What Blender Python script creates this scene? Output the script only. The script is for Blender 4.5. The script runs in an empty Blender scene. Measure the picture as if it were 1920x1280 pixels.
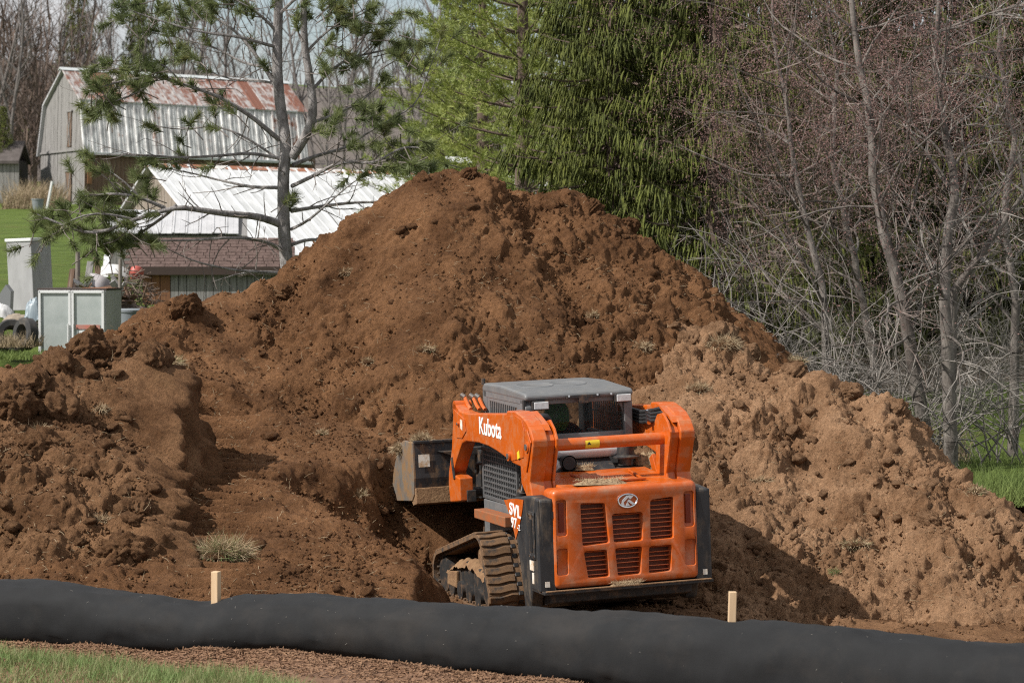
import bpy, bmesh, math, random
import numpy as np
from mathutils import Matrix, Vector, Euler
SC = bpy.context.scene
COL = SC.collection
R = math.radians
# ------------------------------------------------------------------ camera
CAMZ = 3.36
FPX = 5000.0                       # focal length in pixels of a 1920 px wide picture
PIT = math.atan(160 / 5000)
cam_d = bpy.data.cameras.new('camera')
cam = bpy.data.objects.new('camera', cam_d); COL.objects.link(cam)
cam.location = (0, 0, CAMZ); cam.rotation_euler = (math.pi / 2 - PIT, 0, 0)
cam_d.sensor_width = 36; cam_d.lens = FPX / 1920 * 36
cam_d.clip_end = 3000; cam_d.clip_start = .5
cam_d.dof.use_dof = True; cam_d.dof.focus_distance = 25.2; cam_d.dof.aperture_fstop = 5.0
SC.camera = cam
# ------------------------------------------------------------------ sky and sun
SUN_EL, SUN_PHI = R(44), R(27)     # from the left, a little from the camera's side
sd = Vector((math.cos(SUN_EL) * math.cos(SUN_PHI), math.cos(SUN_EL) * math.sin(SUN_PHI), -math.sin(SUN_EL)))
w = bpy.data.worlds.new('World'); SC.world = w; w.use_nodes = True
nt = w.node_tree; N, L = nt.nodes, nt.links
bg = N['Background']
sky = N.new('ShaderNodeTexSky'); sky.sky_type = 'NISHITA'; sky.sun_disc = False
sky.sun_elevation = SUN_EL; sky.sun_rotation = math.atan2(-sd.x, -sd.y)
tc = N.new('ShaderNodeTexCoord')
mp = N.new('ShaderNodeMapping'); mp.inputs['Scale'].default_value = (1, 1, 2.4)
cn = N.new('ShaderNodeTexNoise'); cn.inputs['Scale'].default_value = 2.6; cn.inputs['Detail'].default_value = 7; cn.inputs['Roughness'].default_value = .6
cr = N.new('ShaderNodeValToRGB'); cr.color_ramp.elements[0].position = .34; cr.color_ramp.elements[1].position = .52
mx = N.new('ShaderNodeMix'); mx.data_type = 'RGBA'
c2 = N.new('ShaderNodeTexNoise'); c2.inputs['Scale'].default_value = 7; c2.inputs['Detail'].default_value = 5
cr2 = N.new('ShaderNodeValToRGB')
cr2.color_ramp.elements[0].position = .3; cr2.color_ramp.elements[0].color = (5.0, 5.05, 5.2, 1)
cr2.color_ramp.elements[1].position = .7; cr2.color_ramp.elements[1].color = (7.6, 7.6, 7.7, 1)
L.new(tc.outputs['Generated'], mp.inputs[0]); L.new(mp.outputs[0], cn.inputs['Vector']); L.new(mp.outputs[0], c2.inputs['Vector'])
L.new(cn.outputs['Fac'], cr.inputs[0]); L.new(c2.outputs['Fac'], cr2.inputs[0])
L.new(cr.outputs[0], mx.inputs['Factor']); L.new(sky.outputs[0], mx.inputs[6]); L.new(cr2.outputs[0], mx.inputs[7])
L.new(mx.outputs[2], bg.inputs['Color']); bg.inputs['Strength'].default_value = .095
sl = bpy.data.lights.new('sun', 'SUN'); sl.energy = 5.0; sl.angle = R(.55); sl.color = (1, .955, .89)
so = bpy.data.objects.new('sun', sl); COL.objects.link(so); so.location = (-30, -10, 40)
so.rotation_euler = sd.to_track_quat('-Z', 'Y').to_euler()
SC.view_settings.view_transform = 'Standard'; SC.view_settings.look = 'None'
SC.view_settings.exposure = .3; SC.view_settings.gamma = 1; SC.view_settings.use_curve_mapping = False
SC.cycles.max_bounces = 6; SC.cycles.transparent_max_bounces = 8
SC.cycles.use_denoising = False; SC.cycles.filter_width = 1.15; SC.cycles.sample_clamp_indirect = 4
# ------------------------------------------------------------------ helpers: position
def U(px, py, d):
    """point seen at pixel (1920x1280 photo) standing at distance d in front of the camera"""
    c, s = math.cos(PIT), math.sin(PIT); u = (px - 960) / FPX; v = (640 - py) / FPX
    dy = c + v * s; t = d / dy
    return Vector((u * t, d, CAMZ + (-s + v * c) * t))
# ------------------------------------------------------------------ helpers: materials
def srgb(h):
    h = h.lstrip('#'); o = []
    for i in (0, 2, 4):
        v = int(h[i:i + 2], 16) / 255
        o.append(v / 12.92 if v <= .04045 else ((v + .055) / 1.055) ** 2.4)
    return tuple(o) + (1,)
def c4(c): return tuple(c) + (1,) if len(c) == 3 else tuple(c)
MATS = {}
def mat(name, c1, c2=None, scale=8, rough=.8, metal=0, bump=0, bscale=None, c3=None, s3=3, p3=(.55, .7), stretch=None,
        coord='Object', rnd=0, spec=.5, detail=6, coat=0, p2=(.35, .65), trans=0, bdist=.02, a3=1.0, spk=0, sspk=30, bdet=5, brough=.7):
    if name in MATS: return MATS[name]
    m = bpy.data.materials.new(name); m.use_nodes = True; MATS[name] = m
    nt = m.node_tree; N, L = nt.nodes, nt.links; b = N['Principled BSDF']
    b.inputs['Roughness'].default_value = rough; b.inputs['Metallic'].default_value = metal
    b.inputs['Specular IOR Level'].default_value = spec; b.inputs['Coat Weight'].default_value = coat
    tc = N.new('ShaderNodeTexCoord'); vec = tc.outputs[coord]
    if stretch or rnd:
        mp = N.new('ShaderNodeMapping'); L.new(vec, mp.inputs[0])
        if stretch: mp.inputs['Scale'].default_value = stretch
        if rnd:
            oi = N.new('ShaderNodeObjectInfo'); ml = N.new('ShaderNodeMath'); ml.operation = 'MULTIPLY'; ml.inputs[1].default_value = 37
            L.new(oi.outputs['Random'], ml.inputs[0]); L.new(ml.outputs[0], mp.inputs['Location'])
        vec = mp.outputs[0]
    col = None
    if c2 is not None:
        n = N.new('ShaderNodeTexNoise'); n.inputs['Scale'].default_value = scale; n.inputs['Detail'].default_value = detail; n.inputs['Roughness'].default_value = .65
        L.new(vec, n.inputs['Vector'])
        r = N.new('ShaderNodeValToRGB'); r.color_ramp.elements[0].position = p2[0]; r.color_ramp.elements[1].position = p2[1]
        r.color_ramp.elements[0].color = c4(c1); r.color_ramp.elements[1].color = c4(c2)
        L.new(n.outputs['Fac'], r.inputs[0]); col = r.outputs[0]
    if c3 is not None:
        n = N.new('ShaderNodeTexNoise'); n.inputs['Scale'].default_value = s3; n.inputs['Detail'].default_value = 8; n.inputs['Roughness'].default_value = .7
        L.new(vec, n.inputs['Vector'])
        r = N.new('ShaderNodeMapRange'); r.inputs[1].default_value = p3[0]; r.inputs[2].default_value = p3[1]; r.inputs[4].default_value = a3
        L.new(n.outputs['Fac'], r.inputs[0])
        mix = N.new('ShaderNodeMix'); mix.data_type = 'RGBA'; L.new(r.outputs[0], mix.inputs['Factor'])
        if col is None: mix.inputs[6].default_value = c4(c1)
        else: L.new(col, mix.inputs[6])
        mix.inputs[7].default_value = c4(c3); col = mix.outputs[2]
    if spk:
        n = N.new('ShaderNodeTexNoise'); n.inputs['Scale'].default_value = sspk; n.inputs['Detail'].default_value = 4; n.inputs['Roughness'].default_value = .75; L.new(vec, n.inputs['Vector'])
        r = N.new('ShaderNodeMapRange'); r.inputs[1].default_value = .32; r.inputs[2].default_value = .68; r.inputs[3].default_value = 1 - spk; r.inputs[4].default_value = 1 + spk; L.new(n.outputs['Fac'], r.inputs[0])
        hv = N.new('ShaderNodeHueSaturation'); L.new(r.outputs[0], hv.inputs['Value']); L.new(col, hv.inputs['Color']); col = hv.outputs[0]
    if rnd:
        oi2 = N.new('ShaderNodeObjectInfo'); hv = N.new('ShaderNodeHueSaturation')
        mr = N.new('ShaderNodeMapRange'); mr.inputs[3].default_value = 1 - rnd; mr.inputs[4].default_value = 1 + rnd
        L.new(oi2.outputs['Random'], mr.inputs[0]); L.new(mr.outputs[0], hv.inputs['Value'])
        if col is None: hv.inputs['Color'].default_value = c4(c1)
        else: L.new(col, hv.inputs['Color'])
        col = hv.outputs[0]
    if col is None: b.inputs['Base Color'].default_value = c4(c1)
    else: L.new(col, b.inputs['Base Color'])
    if bump:
        n = N.new('ShaderNodeTexNoise'); n.inputs['Scale'].default_value = bscale or scale * 3; n.inputs['Detail'].default_value = bdet; n.inputs['Roughness'].default_value = brough
        L.new(vec, n.inputs['Vector'])
        bp = N.new('ShaderNodeBump'); bp.inputs['Strength'].default_value = bump; bp.inputs['Distance'].default_value = bdist
        L.new(n.outputs['Fac'], bp.inputs['Height']); L.new(bp.outputs[0], b.inputs['Normal'])
    if trans:
        out = N['Material Output']; tr = N.new('ShaderNodeBsdfTranslucent'); ms = N.new('ShaderNodeMixShader'); ms.inputs[0].default_value = trans
        if col is None: tr.inputs[0].default_value = c4(c1)
        else: L.new(col, tr.inputs[0])
        L.new(b.outputs[0], ms.inputs[1]); L.new(tr.outputs[0], ms.inputs[2]); L.new(ms.outputs[0], out.inputs[0])
    return m
# ------------------------------------------------------------------ helpers: objects
def tag(o, label=None, cat=None, group=None, kind=None):
    if label: o['label'] = label
    if cat: o['category'] = cat
    if group: o['group'] = group
    if kind: o['kind'] = kind
    return o
def empty(name, loc=(0, 0, 0), rz=0, label=None, cat=None, group=None):
    o = bpy.data.objects.new(name, None); COL.objects.link(o); o.location = loc; o.rotation_euler = (0, 0, rz); o.empty_display_size = .2
    return tag(o, label, cat, group)
def link(name, me, m, parent=None):
    o = bpy.data.objects.new(name, me); COL.objects.link(o)
    if m and not me.materials: me.materials.append(m)
    if parent: o.parent = parent
    return o
def npmesh(name, V, Fc, smooth=False):
    """V (n,3), Fc (m,k) of one polygon size"""
    V = np.ascontiguousarray(V, dtype=np.float32); Fc = np.ascontiguousarray(Fc, dtype=np.int32)
    me = bpy.data.meshes.new(name); me.vertices.add(len(V)); me.vertices.foreach_set('co', V.ravel())
    k = Fc.shape[1]; me.loops.add(Fc.size); me.loops.foreach_set('vertex_index', Fc.ravel())
    me.polygons.add(len(Fc)); me.polygons.foreach_set('loop_start', np.arange(0, Fc.size, k, dtype=np.int32))
    if smooth: me.polygons.foreach_set('use_smooth', np.ones(len(Fc), dtype=bool))
    me.update(calc_edges=True); return me
class MB:
    def __init__(s): s.v = []; s.f = []
    def add(s, vs, fs):
        o = len(s.v); s.v += [tuple(v) for v in vs]; s.f += [tuple(i + o for i in f) for f in fs]; return s
    def box(s, c, size, M=None):
        hx, hy, hz = size[0] / 2, size[1] / 2, size[2] / 2
        vs = [Vector((x * hx, y * hy, z * hz)) for x in (-1, 1) for y in (-1, 1) for z in (-1, 1)]
        if M is not None: vs = [M @ v for v in vs]
        vs = [v + Vector(c) for v in vs]
        return s.add(vs, [(0, 1, 3, 2), (4, 6, 7, 5), (0, 4, 5, 1), (2, 3, 7, 6), (0, 2, 6, 4), (1, 5, 7, 3)])
    def prism(s, poly, a, b, axis='x'):
        """poly 2D; axis x: (y,z) ; y: (x,z) ; z: (x,y)"""
        def p(q, t):
            return {'x': (t, q[0], q[1]), 'y': (q[0], t, q[1]), 'z': (q[0], q[1], t)}[axis]
        n = len(poly); vs = [p(q, a) for q in poly] + [p(q, b) for q in poly]
        fs = [tuple(range(n - 1, -1, -1)), tuple(range(n, 2 * n))] + [(i, (i + 1) % n, n + (i + 1) % n, n + i) for i in range(n)]
        return s.add(vs, fs)
    def tube(s, pts, r, n=8, cap=True, flat=None):
        pts = [Vector(p) for p in pts]; rs = r if isinstance(r, (list, tuple)) else [r] * len(pts)
        up = None; vs = []; fs = []
        for i, p in enumerate(pts):
            t = (pts[min(i + 1, len(pts) - 1)] - pts[max(i - 1, 0)]).normalized()
            if up is None: up = t.orthogonal().normalized()
            else: up = (up - t * up.dot(t)).normalized()
            bi = t.cross(up)
            for k in range(n):
                a = 2 * math.pi * k / n; vs.append(p + (up * math.cos(a) + bi * math.sin(a)) * rs[i])
        for i in range(len(pts) - 1):
            for k in range(n):
                fs.append((i * n + k, i * n + (k + 1) % n, (i + 1) * n + (k + 1) % n, (i + 1) * n + k))
        if cap: fs += [tuple(range(n - 1, -1, -1)), tuple((len(pts) - 1) * n + k for k in range(n))]
        return s.add(vs, fs)
    def cyl(s, a, b, r, n=16, r2=None): return s.tube([a, b], [r, r if r2 is None else r2], n)
    def lathe(s, prof, c=(0, 0, 0), n=20, M=None):
        vs = []; fs = []; m = len(prof)
        for k in range(n):
            a = 2 * math.pi * k / n
            for r, z in prof:
                v = Vector((r * math.cos(a), r * math.sin(a), z))
                if M is not None: v = M @ v
                vs.append(v + Vector(c))
        for k in range(n):
            for j in range(m - 1): fs.append((k * m + j, ((k + 1) % n) * m + j, ((k + 1) % n) * m + j + 1, k * m + j + 1))
        return s.add(vs, fs)
    def build(s, name, m, parent=None, smooth=False, bevel=0, seg=2, label=None):
        me = bpy.data.meshes.new(name); me.from_pydata(s.v, [], s.f); me.update()
        bm = bmesh.new(); bm.from_mesh(me); bmesh.ops.recalc_face_normals(bm, faces=bm.faces); bm.to_mesh(me); bm.free()
        if smooth: me.polygons.foreach_set('use_smooth', [True] * len(me.polygons))
        o = link(name, me, m, parent)
        if bevel:
            b = o.modifiers.new('bevel', 'BEVEL'); b.width = bevel; b.segments = seg; b.limit_method = 'ANGLE'; b.angle_limit = R(35)
            b.harden_normals = False
        if smooth:
            try: me.set_sharp_from_angle(angle=R(40))
            except Exception: pass
        if label: o['label'] = label
        return o
def text_mesh(txt, name, size, sx=1, bold=0, shear=0, ext=.002):
    cu = bpy.data.curves.new(name, 'FONT'); cu.body = txt; cu.size = size; cu.offset = bold; cu.shear = shear; cu.extrude = ext; cu.align_x = 'CENTER'; cu.align_y = 'CENTER'
    o = bpy.data.objects.new(name, cu); COL.objects.link(o); dg = bpy.context.evaluated_depsgraph_get(); dg.update()
    me = bpy.data.meshes.new_from_object(o.evaluated_get(dg)); bpy.data.objects.remove(o); bpy.data.curves.remove(cu)
    for v in me.vertices: v.co.x *= sx
    me.name = name; return me
def bake(o):
    """apply the object's modifiers without operators"""
    dg = bpy.context.evaluated_depsgraph_get(); dg.update()
    me = bpy.data.meshes.new_from_object(o.evaluated_get(dg)); o.modifiers.clear(); o.data = me; return o
def copy_tree(o, parent=None):
    c = o.copy(); COL.objects.link(c); c.parent = parent
    for ch in list(o.children): copy_tree(ch, c)
    return c
# ------------------------------------------------------------------ helpers: noise in numpy
def _h(ix, iy, seed):
    n = (ix.astype(np.int64) * 374761393 + iy.astype(np.int64) * 668265263 + seed * 1442695041) & 0xffffffff
    n = ((n ^ (n >> 13)) * 1274126177) & 0xffffffff
    n = ((n ^ (n >> 16)) * 2246822519) & 0xffffffff
    return ((n ^ (n >> 15)) & 0xffffff) / float(0xffffff)
def vn(x, y, seed=0):
    ix = np.floor(x); iy = np.floor(y); fx = x - ix; fy = y - iy
    g = 0
    out = []
    for dx in (0, 1):
        for dy in (0, 1):
            a = _h(ix + dx, iy + dy, seed) * 2 * np.pi
            out.append(np.cos(a) * (fx - dx) + np.sin(a) * (fy - dy))
    u = fx * fx * fx * (fx * (fx * 6 - 15) + 10); v = fy * fy * fy * (fy * (fy * 6 - 15) + 10)
    return ((out[0] * (1 - v) + out[1] * v) * (1 - u) + (out[2] * (1 - v) + out[3] * v) * u) * 1.5
def fbm(x, y, f, octv=4, seed=0, gain=.5):
    r = 0; a = 1; t = 0
    for i in range(octv):
        r = r + a * vn(x * f + i * 17.3, y * f - i * 9.1, seed + i * 7); t += a; a *= gain; f *= 2.03
    return r / t * 1.6
def bumps(x, y, cell, seed, rmin=.3, rmax=.62, prob=.7, flat=.7):
    """round clods standing in a jittered grid: height in metres"""
    gx = x / cell; gy = y / cell; ix = np.floor(gx); iy = np.floor(gy); out = np.zeros_like(x)
    for dx in (-1, 0, 1):
        for dy in (-1, 0, 1):
            jx = ix + dx; jy = iy + dy
            cx = jx + _h(jx, jy, seed); cy = jy + _h(jx, jy, seed + 1)
            rr = rmin + (rmax - rmin) * _h(jx, jy, seed + 2) ** 1.5; on = _h(jx, jy, seed + 3) < prob
            d2 = (gx - cx) ** 2 + (gy - cy) ** 2
            out = np.maximum(out, np.where(on, np.sqrt(np.maximum(rr * rr - d2, 0)), 0))
    return out * cell * flat
def grid_mesh(name, X, Y, Z, smooth=True):
    ny, nx = X.shape; V = np.stack([X, Y, Z], -1).reshape(-1, 3)
    i = (np.arange(ny - 1)[:, None] * nx + np.arange(nx - 1)[None]).ravel()
    return npmesh(name, V, np.stack([i, i + 1, i + 1 + nx, i + nx], 1), smooth)
def sstep(a, b, x):
    t = np.clip((x - a) / (b - a), 0, 1); return t * t * (3 - 2 * t)
def ribbons(S, seed=1):
    """fine twigs as single slender faces"""
    A = np.array([[*s[0], *s[1], s[2], s[3]] for s in S], dtype=np.float64); P0, P1 = A[:, :3], A[:, 3:6]; T = P1 - P0
    q = np.cross(T, np.random.RandomState(seed).normal(size=T.shape)); q /= np.linalg.norm(q, axis=1, keepdims=True) + 1e-9
    V = np.stack([P0 - q * A[:, 6:7], P0 + q * A[:, 6:7], P1 + q * A[:, 7:8], P1 - q * A[:, 7:8]], 1)
    return V.reshape(-1, 3), np.arange(len(A) * 4).reshape(-1, 4)
def segs_arrays(S, n=3):
    """S list of (p0,p1,r0,r1) -> vertices and quads of little tapered prisms"""
    A = np.array([[*s[0], *s[1], s[2], s[3]] for s in S], dtype=np.float64)
    P0, P1, r0, r1 = A[:, :3], A[:, 3:6], A[:, 6:7], A[:, 7:8]
    T = P1 - P0; T /= np.linalg.norm(T, axis=1, keepdims=True) + 1e-9
    ref = np.where(np.abs(T[:, 2:3]) > .9, np.array([[1., 0, 0]]), np.array([[0, 0, 1.]]))
    u = np.cross(T, ref); u /= np.linalg.norm(u, axis=1, keepdims=True) + 1e-9; v = np.cross(T, u)
    m = len(A); V = np.empty((m, 2 * n, 3))
    for k in range(n):
        a = 2 * math.pi * k / n; q = u * math.cos(a) + v * math.sin(a)
        V[:, k] = P0 + q * r0; V[:, n + k] = P1 + q * r1
    base = (np.arange(m) * 2 * n)[:, None]
    Fq = np.concatenate([base + np.array([[k, (k + 1) % n, n + (k + 1) % n, n + k]]) for k in range(n)], 0)
    return V.reshape(-1, 3), Fq
# ================================================================== terrain
LOADER_T = Vector((1.065, 24.56, -.03))
LOADER_M = Matrix.Translation(LOADER_T) @ Matrix.Rotation(R(18), 4, 'Z') @ Matrix.Rotation(R(.66), 4, 'X') @ Matrix.Rotation(R(-2.3), 4, 'Y')
M_soil = mat('moist_soil', (.100, .0460, .0195), (.230, .115, .0535), scale=1.7, rough=.95, bump=1.0, bscale=13, bdist=.085, bdet=9, brough=.78, spk=.28, sspk=28, c3=(.29, .155, .075), s3=26, p3=(.6, .78), a3=.55, spec=.15, detail=9)
M_dry = mat('dry_soil', (.215, .117, .061), (.405, .242, .139), scale=1.5, rough=.97, bump=1.0, bscale=13, bdist=.085, bdet=9, brough=.78, spk=.28, sspk=28, c3=(.14, .062, .026), s3=5, p3=(.56, .72), a3=.8, spec=.12, detail=9)
M_mid = mat('turned_soil', (.118, .058, .027), (.275, .150, .077), scale=1.6, rough=.96, bump=1.0, bscale=13, bdist=.085, bdet=9, brough=.78, spk=.28, sspk=28, c3=(.22, .125, .06), s3=4, p3=(.55, .75), a3=.6, spec=.13, detail=9)
def loader_local(X, Y):
    dx = X - LOADER_T.x; dy = Y - LOADER_T.y; c, s = math.cos(R(18)), math.sin(R(18))
    return dx * c + dy * s, -dx * s + dy * c
def carve(X, Y, Z, base):
    lx, ly = loader_local(X, Y)
    ox = np.maximum(np.abs(lx) - 1.1, 0); oy = np.maximum(np.maximum(-.7 - ly, ly - 3.5), 0)
    d = np.sqrt(ox * ox + oy * oy)
    dd = np.maximum(d - .08 - .12 * vn(X * 1.3, Y * 1.3, 5), 0); rt = sstep(-.3, .3, lx)
    cap = -.02 + base * 0 + dd * 1.5 * rt + (1 - rt) * (.14 * sstep(0, .4, ox) + .50 * ox + .1 * ox * ox + 1.4 * oy)
    k = .12; h = np.clip(.5 + .5 * (cap - Z) / k, 0, 1)
    return np.minimum(Z, cap * (1 - h) + Z * h - k * h * (1 - h)) - .16 * sstep(.25, 0, d)
def base_h(X, Y):
    """bare ground: a low bench under the sock, falling to the loader's floor"""
    b = .62 * (1 - sstep(17.9, 21.2, Y)) + .30 * sstep(-1.2, -3.4, X) * sstep(19, 22, Y) - .16 * sstep(1.6, 2.6, X) * sstep(21, 23.5, Y)
    return b + .55 * sstep(30, 37, Y) + .75 * sstep(26.2, 29.6, Y) * sstep(3.6, 4.8, X) * (1 - sstep(30, 37, Y))
def crest(pts):
    """(px, py, d, slope) list -> dense world crest points with slope"""
    out = []
    P = [(U(a, b, d), s) for a, b, d, s in pts]
    for (p, s), (q, t) in zip(P, P[1:]):
        n = max(2, int((q - p).length / .12))
        for i in range(n):
            f = i / n; v = p.lerp(q, f); out.append((v.x, v.y, v.z, s + (t - s) * f))
    out.append((*P[-1][0], P[-1][1])); return np.array(out)
def crest_h(X, Y, C, back=.75, left=None, right=None):
    Z = np.full(X.shape, -9.0)
    for x, y, z, s in C:
        d = np.sqrt((X - x) ** 2 + (Y - y) ** 2 + .01) - .1
        sl_ = np.where(Y > y + .1, back, s)
        if left: sl_ = sl_ + (left - sl_) * sstep(0, -.5, X - x) * sstep(0, .35, np.abs(X - x) / (d + .1))
        if right: sl_ = sl_ + (right - sl_) * sstep(.15, .75, (X - x) / (d + .1))
        Z = np.maximum(Z, z - d * sl_)
    return Z
def billow(x, y, f, seed):
    return np.abs(vn(x * f, y * f, seed)) * 2 - .45
def soil_detail(X, Y, amp=1.0, seed=0, big=.5):
    """broken soil: rounded aggregates parted by sharp creases at every size, a few clods and pits"""
    wx = X + .035 * fbm(X, Y, 6, 2, seed + 90); wy = Y + .035 * fbm(X, Y, 6, 2, seed + 95)
    m = sstep(-.5, .35, fbm(X, Y, .75, 2, seed + 40)); k = .45 + .75 * m
    z = .10 * fbm(X, Y, .7, 2, seed) + .055 * fbm(X, Y, 2.0, 2, seed + 11)
    z = z + .048 * billow(wx, wy, 2.4, seed + 2) * k + .026 * billow(wx, wy + 7, 5.1, seed + 3) * k
    z = z + .021 * billow(wx + 3, wy, 9.3, seed + 4) * k + .016 * billow(wx, wy, 17.0, seed + 6) * k + .011 * billow(wx, wy + 2, 27.0, seed + 7)
    z = z + big * bumps(wx, wy, .55, seed + 1, .12, .36, .28, .5) * m
    z = z + bumps(wx, wy, .17, seed + 5, .14, .42, .22, .6) * k * .55 + bumps(wx, wy, .075, seed + 9, .2, .5, .38, .75) * k
    z = z - .6 * bumps(wx + 3.3, wy, .23, seed + 17, .10, .38, .22, .6) * m - .5 * bumps(wx, wy + 5.1, .09, seed + 19, .15, .42, .28, .7)
    return z * amp * 1.15
def axes(x0, x1, y0, y1, r): return np.meshgrid(np.arange(x0, x1, r), np.arange(y0, y1, r * 1.0))
def blur(Z, k):
    for ax in (0, 1):
        P = np.pad(Z, [(k + 1, k) if a == ax else (0, 0) for a in (0, 1)], mode='edge'); c = np.cumsum(P, axis=ax)
        Z = (np.take(c, range(2 * k + 1, c.shape[ax]), ax) - np.take(c, range(0, c.shape[ax] - 2 * k - 1), ax)) / (2 * k + 1)
    return Z
HF = {}
def heap_obj(name, X, Y, Z, low, m, label):
    """height field trimmed where it dips under the ground beneath it"""
    keep = Z > low - .06
    ny, nx = X.shape; i = (np.arange(ny - 1)[:, None] * nx + np.arange(nx - 1)[None])
    fk = (keep[:-1, :-1] | keep[1:, :-1] | keep[:-1, 1:] | keep[1:, 1:])
    q = np.stack([i, i + 1, i + 1 + nx, i + nx], -1)[fk]
    used = np.unique(q); mp_ = np.zeros(nx * ny, dtype=np.int64); mp_[used] = np.arange(len(used))
    # push the relief out along the slope instead of straight up
    Zs = blur(blur(Z, 13), 13); det = Z - Zs; gy, gx = np.gradient(Zs, RES); gx = np.clip(gx, -1.2, 1.2); gy = np.clip(gy, -1.2, 1.2); ln = np.sqrt(1 + gx * gx + gy * gy)
    V = np.stack([X - gx / ln * det * 1.1, Y - gy / ln * det * 1.1, Zs + det / ln * 1.05], -1).reshape(-1, 3)[used]
    o = link(name, npmesh(name, V, mp_[q], True), m); HF[name] = (X, Y, Z)
    return tag(o, label, 'dirt pile') if label else o
RES = .0195
# --- the big dark heap
C_main = crest([(150, 640, 30.6, .55), (235, 605, 31, .58), (300, 562, 31, .62), (345, 548, 31.2, .62), (395, 552, 31.5, .6), (420, 528, 31.8, .6), (480, 522, 32, .62), (530, 532, 32, .62), (560, 520, 32.2, .64),
                (600, 482, 32.4, .66), (650, 425, 32.7, .7), (700, 378, 32.9, .72), (745, 345, 33, .74), (790, 330, 33, .76), (815, 312, 33, .78), (838, 302, 33, .78), (870, 310, 33, .78), (905, 330, 33.1, .77), (930, 342, 33.2, .76),
                (985, 338, 33.3, .76), (1060, 336, 33.3, .76), (1085, 352, 33.3, .76), (1104, 392, 33.2, .76), (1150, 424, 33.1, .75), (1192, 478, 33, .74), (1218, 520, 32.8, .73), (1262, 585, 32.6, .72), (1330, 680, 32, .7)])
X, Y = axes(-5.6, 3.6, 22.0, 34.6, RES)
Z = crest_h(X + .12 * fbm(X, Y, 1.1, 2, 61), Y + .12 * fbm(X, Y, 1.1, 2, 67), C_main)
Z = carve(X, Y, Z - .13 - .10 * sstep(30.5, 28.5, Y), 0) + soil_detail(X, Y, 1.0, 100, .55) * (1 - .6 * np.exp(-(((X + .95) / .85) ** 2 + ((Y - 31.5) / 1.0) ** 2))) * (1 - .6 * np.exp(-((X + .109 * Y) / .4) ** 4))
zp = .26 + (Y - 22.3) * .19 - .16 * np.maximum(X + 2.4, 0) - 1.6 * np.maximum(X + 1.0, 0) - .9 * np.maximum(Y - 29.3, 0)
Z = np.maximum(Z, carve(X, Y, zp, 0) + .6 * soil_detail(X, Y, 1, 130, .4) * (1 - .6 * np.exp(-((X + .109 * Y) / .4) ** 4)))
# smooth slumped faces below the peak, a ragged shelf right of it
sm = np.exp(-(((X + .8) / .9) ** 2 + ((Y - 31.6) / 1.2) ** 2))
Z = Z + .10 * sm
# the path climbed by the tracks, with cleat marks across it
pth = np.exp(-((X + .109 * Y) / .36) ** 4)
Z = Z - pth * .06 + pth * .07 * np.sin(Y * 2 * math.pi / .23 + 2.2 * fbm(X, Y, .9, 2, 9)) * sstep(22, 23, Y) * sstep(30.3, 29, Y)
Bm = base_h(X, Y)
HFmain = None
heap_main = heap_obj('soil_heap', X, Y, Z, Bm, M_soil, 'tallest heap of dark brown moist soil rising behind the orange loader')
# --- the clumpy mound at the left
C_left = crest([(-160, 700, 26.2, .56), (-60, 690, 26.3, .57), (0, 690, 26.4, .58), (45, 682, 26.6, .58), (85, 660, 26.9, .59), (130, 640, 27.1, .60), (165, 632, 27.2, .61), (200, 650, 27.2, .61), (255, 645, 27.2, .61), (300, 662, 27, .61), (325, 690, 26.8, .60)])
X, Y = axes(-6.6, -2.2, 20.6, 28.6, RES)
Z = crest_h(X + .15 * fbm(X, Y, 1.1, 2, 161), Y + .15 * fbm(X, Y, 1.1, 2, 167), C_left, .9)
Z = Z - .03 + soil_detail(X, Y, 1.05, 300, .7)
top = sstep(24.3, 26.2, Y)
Z = Z + top * (bumps(X + .1 * fbm(X, Y, 3, 2, 3), Y + .1 * fbm(X, Y, 3, 2, 4), 1.05, 330, .22, .45, .75, .52) - .10)
edge = -3.36 + (Y - 25) * -.135 + .055 * fbm(X, Y, 1.6, 3, 55) + .03 * fbm(X, Y, 7, 3, 56, .7)
Z = np.minimum(Z, .26 + (Y - 22.3) * .19 + .34 + .55 * np.maximum(edge - X, 0) + .5 * soil_detail(X, Y, 1, 310, .5) + .9 * np.maximum(Y - 26.3, 0))
Z = Z - .46 * sstep(-.02, .11, X - edge) - 6 * np.maximum(X - edge - .12, 0)
Z = Z + .05 * fbm(X, Y, 9, 3, 57, .7) * np.exp(-((X - edge - .2) / .35) ** 2)
Bl = base_h(X, Y)
_m = HF.pop('soil_heap')
heap_left = heap_obj('soil_heap', X, Y, Z, Bl, M_mid, 'clumpy low mound of turned soil at the left in front of the coolers')
HF['left'] = HF.pop('soil_heap')
X, Y = None, None
# --- the dry bank at the right
C_right = crest([(1150, 740, 29.8, .52), (1168, 700, 30.4, .50), (1192, 655, 30.9, .49), (1228, 600, 31.4, .48), (1290, 586, 31.4, .48), (1345, 606, 31.1, .49), (1400, 645, 30.7, .51), (1500, 684, 30.2, .54), (1545, 712, 29.7, .56), (1562, 738, 29.5, .54), (1620, 748, 29.3, .53), (1690, 762, 29, .52), (1740, 810, 28.6, .58),
                 (1800, 872, 28, .56), (1850, 920, 27.5, .54), (1920, 975, 27, .5), (2050, 1085, 26, .4), (2250, 1130, 25, .35)])
X, Y = axes(-.1, 6.4, 20.4, 32.2, RES)
Z = crest_h(X + .14 * fbm(X, Y, 1.0, 2, 261), Y + .14 * fbm(X, Y, 1.0, 2, 267), C_right, .85, 1.6, 1.35)
Z = carve(X, Y, Z - .12, 0) + soil_detail(X, Y, 1.4, 500, .75)
Br = base_h(X, Y)
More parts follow.
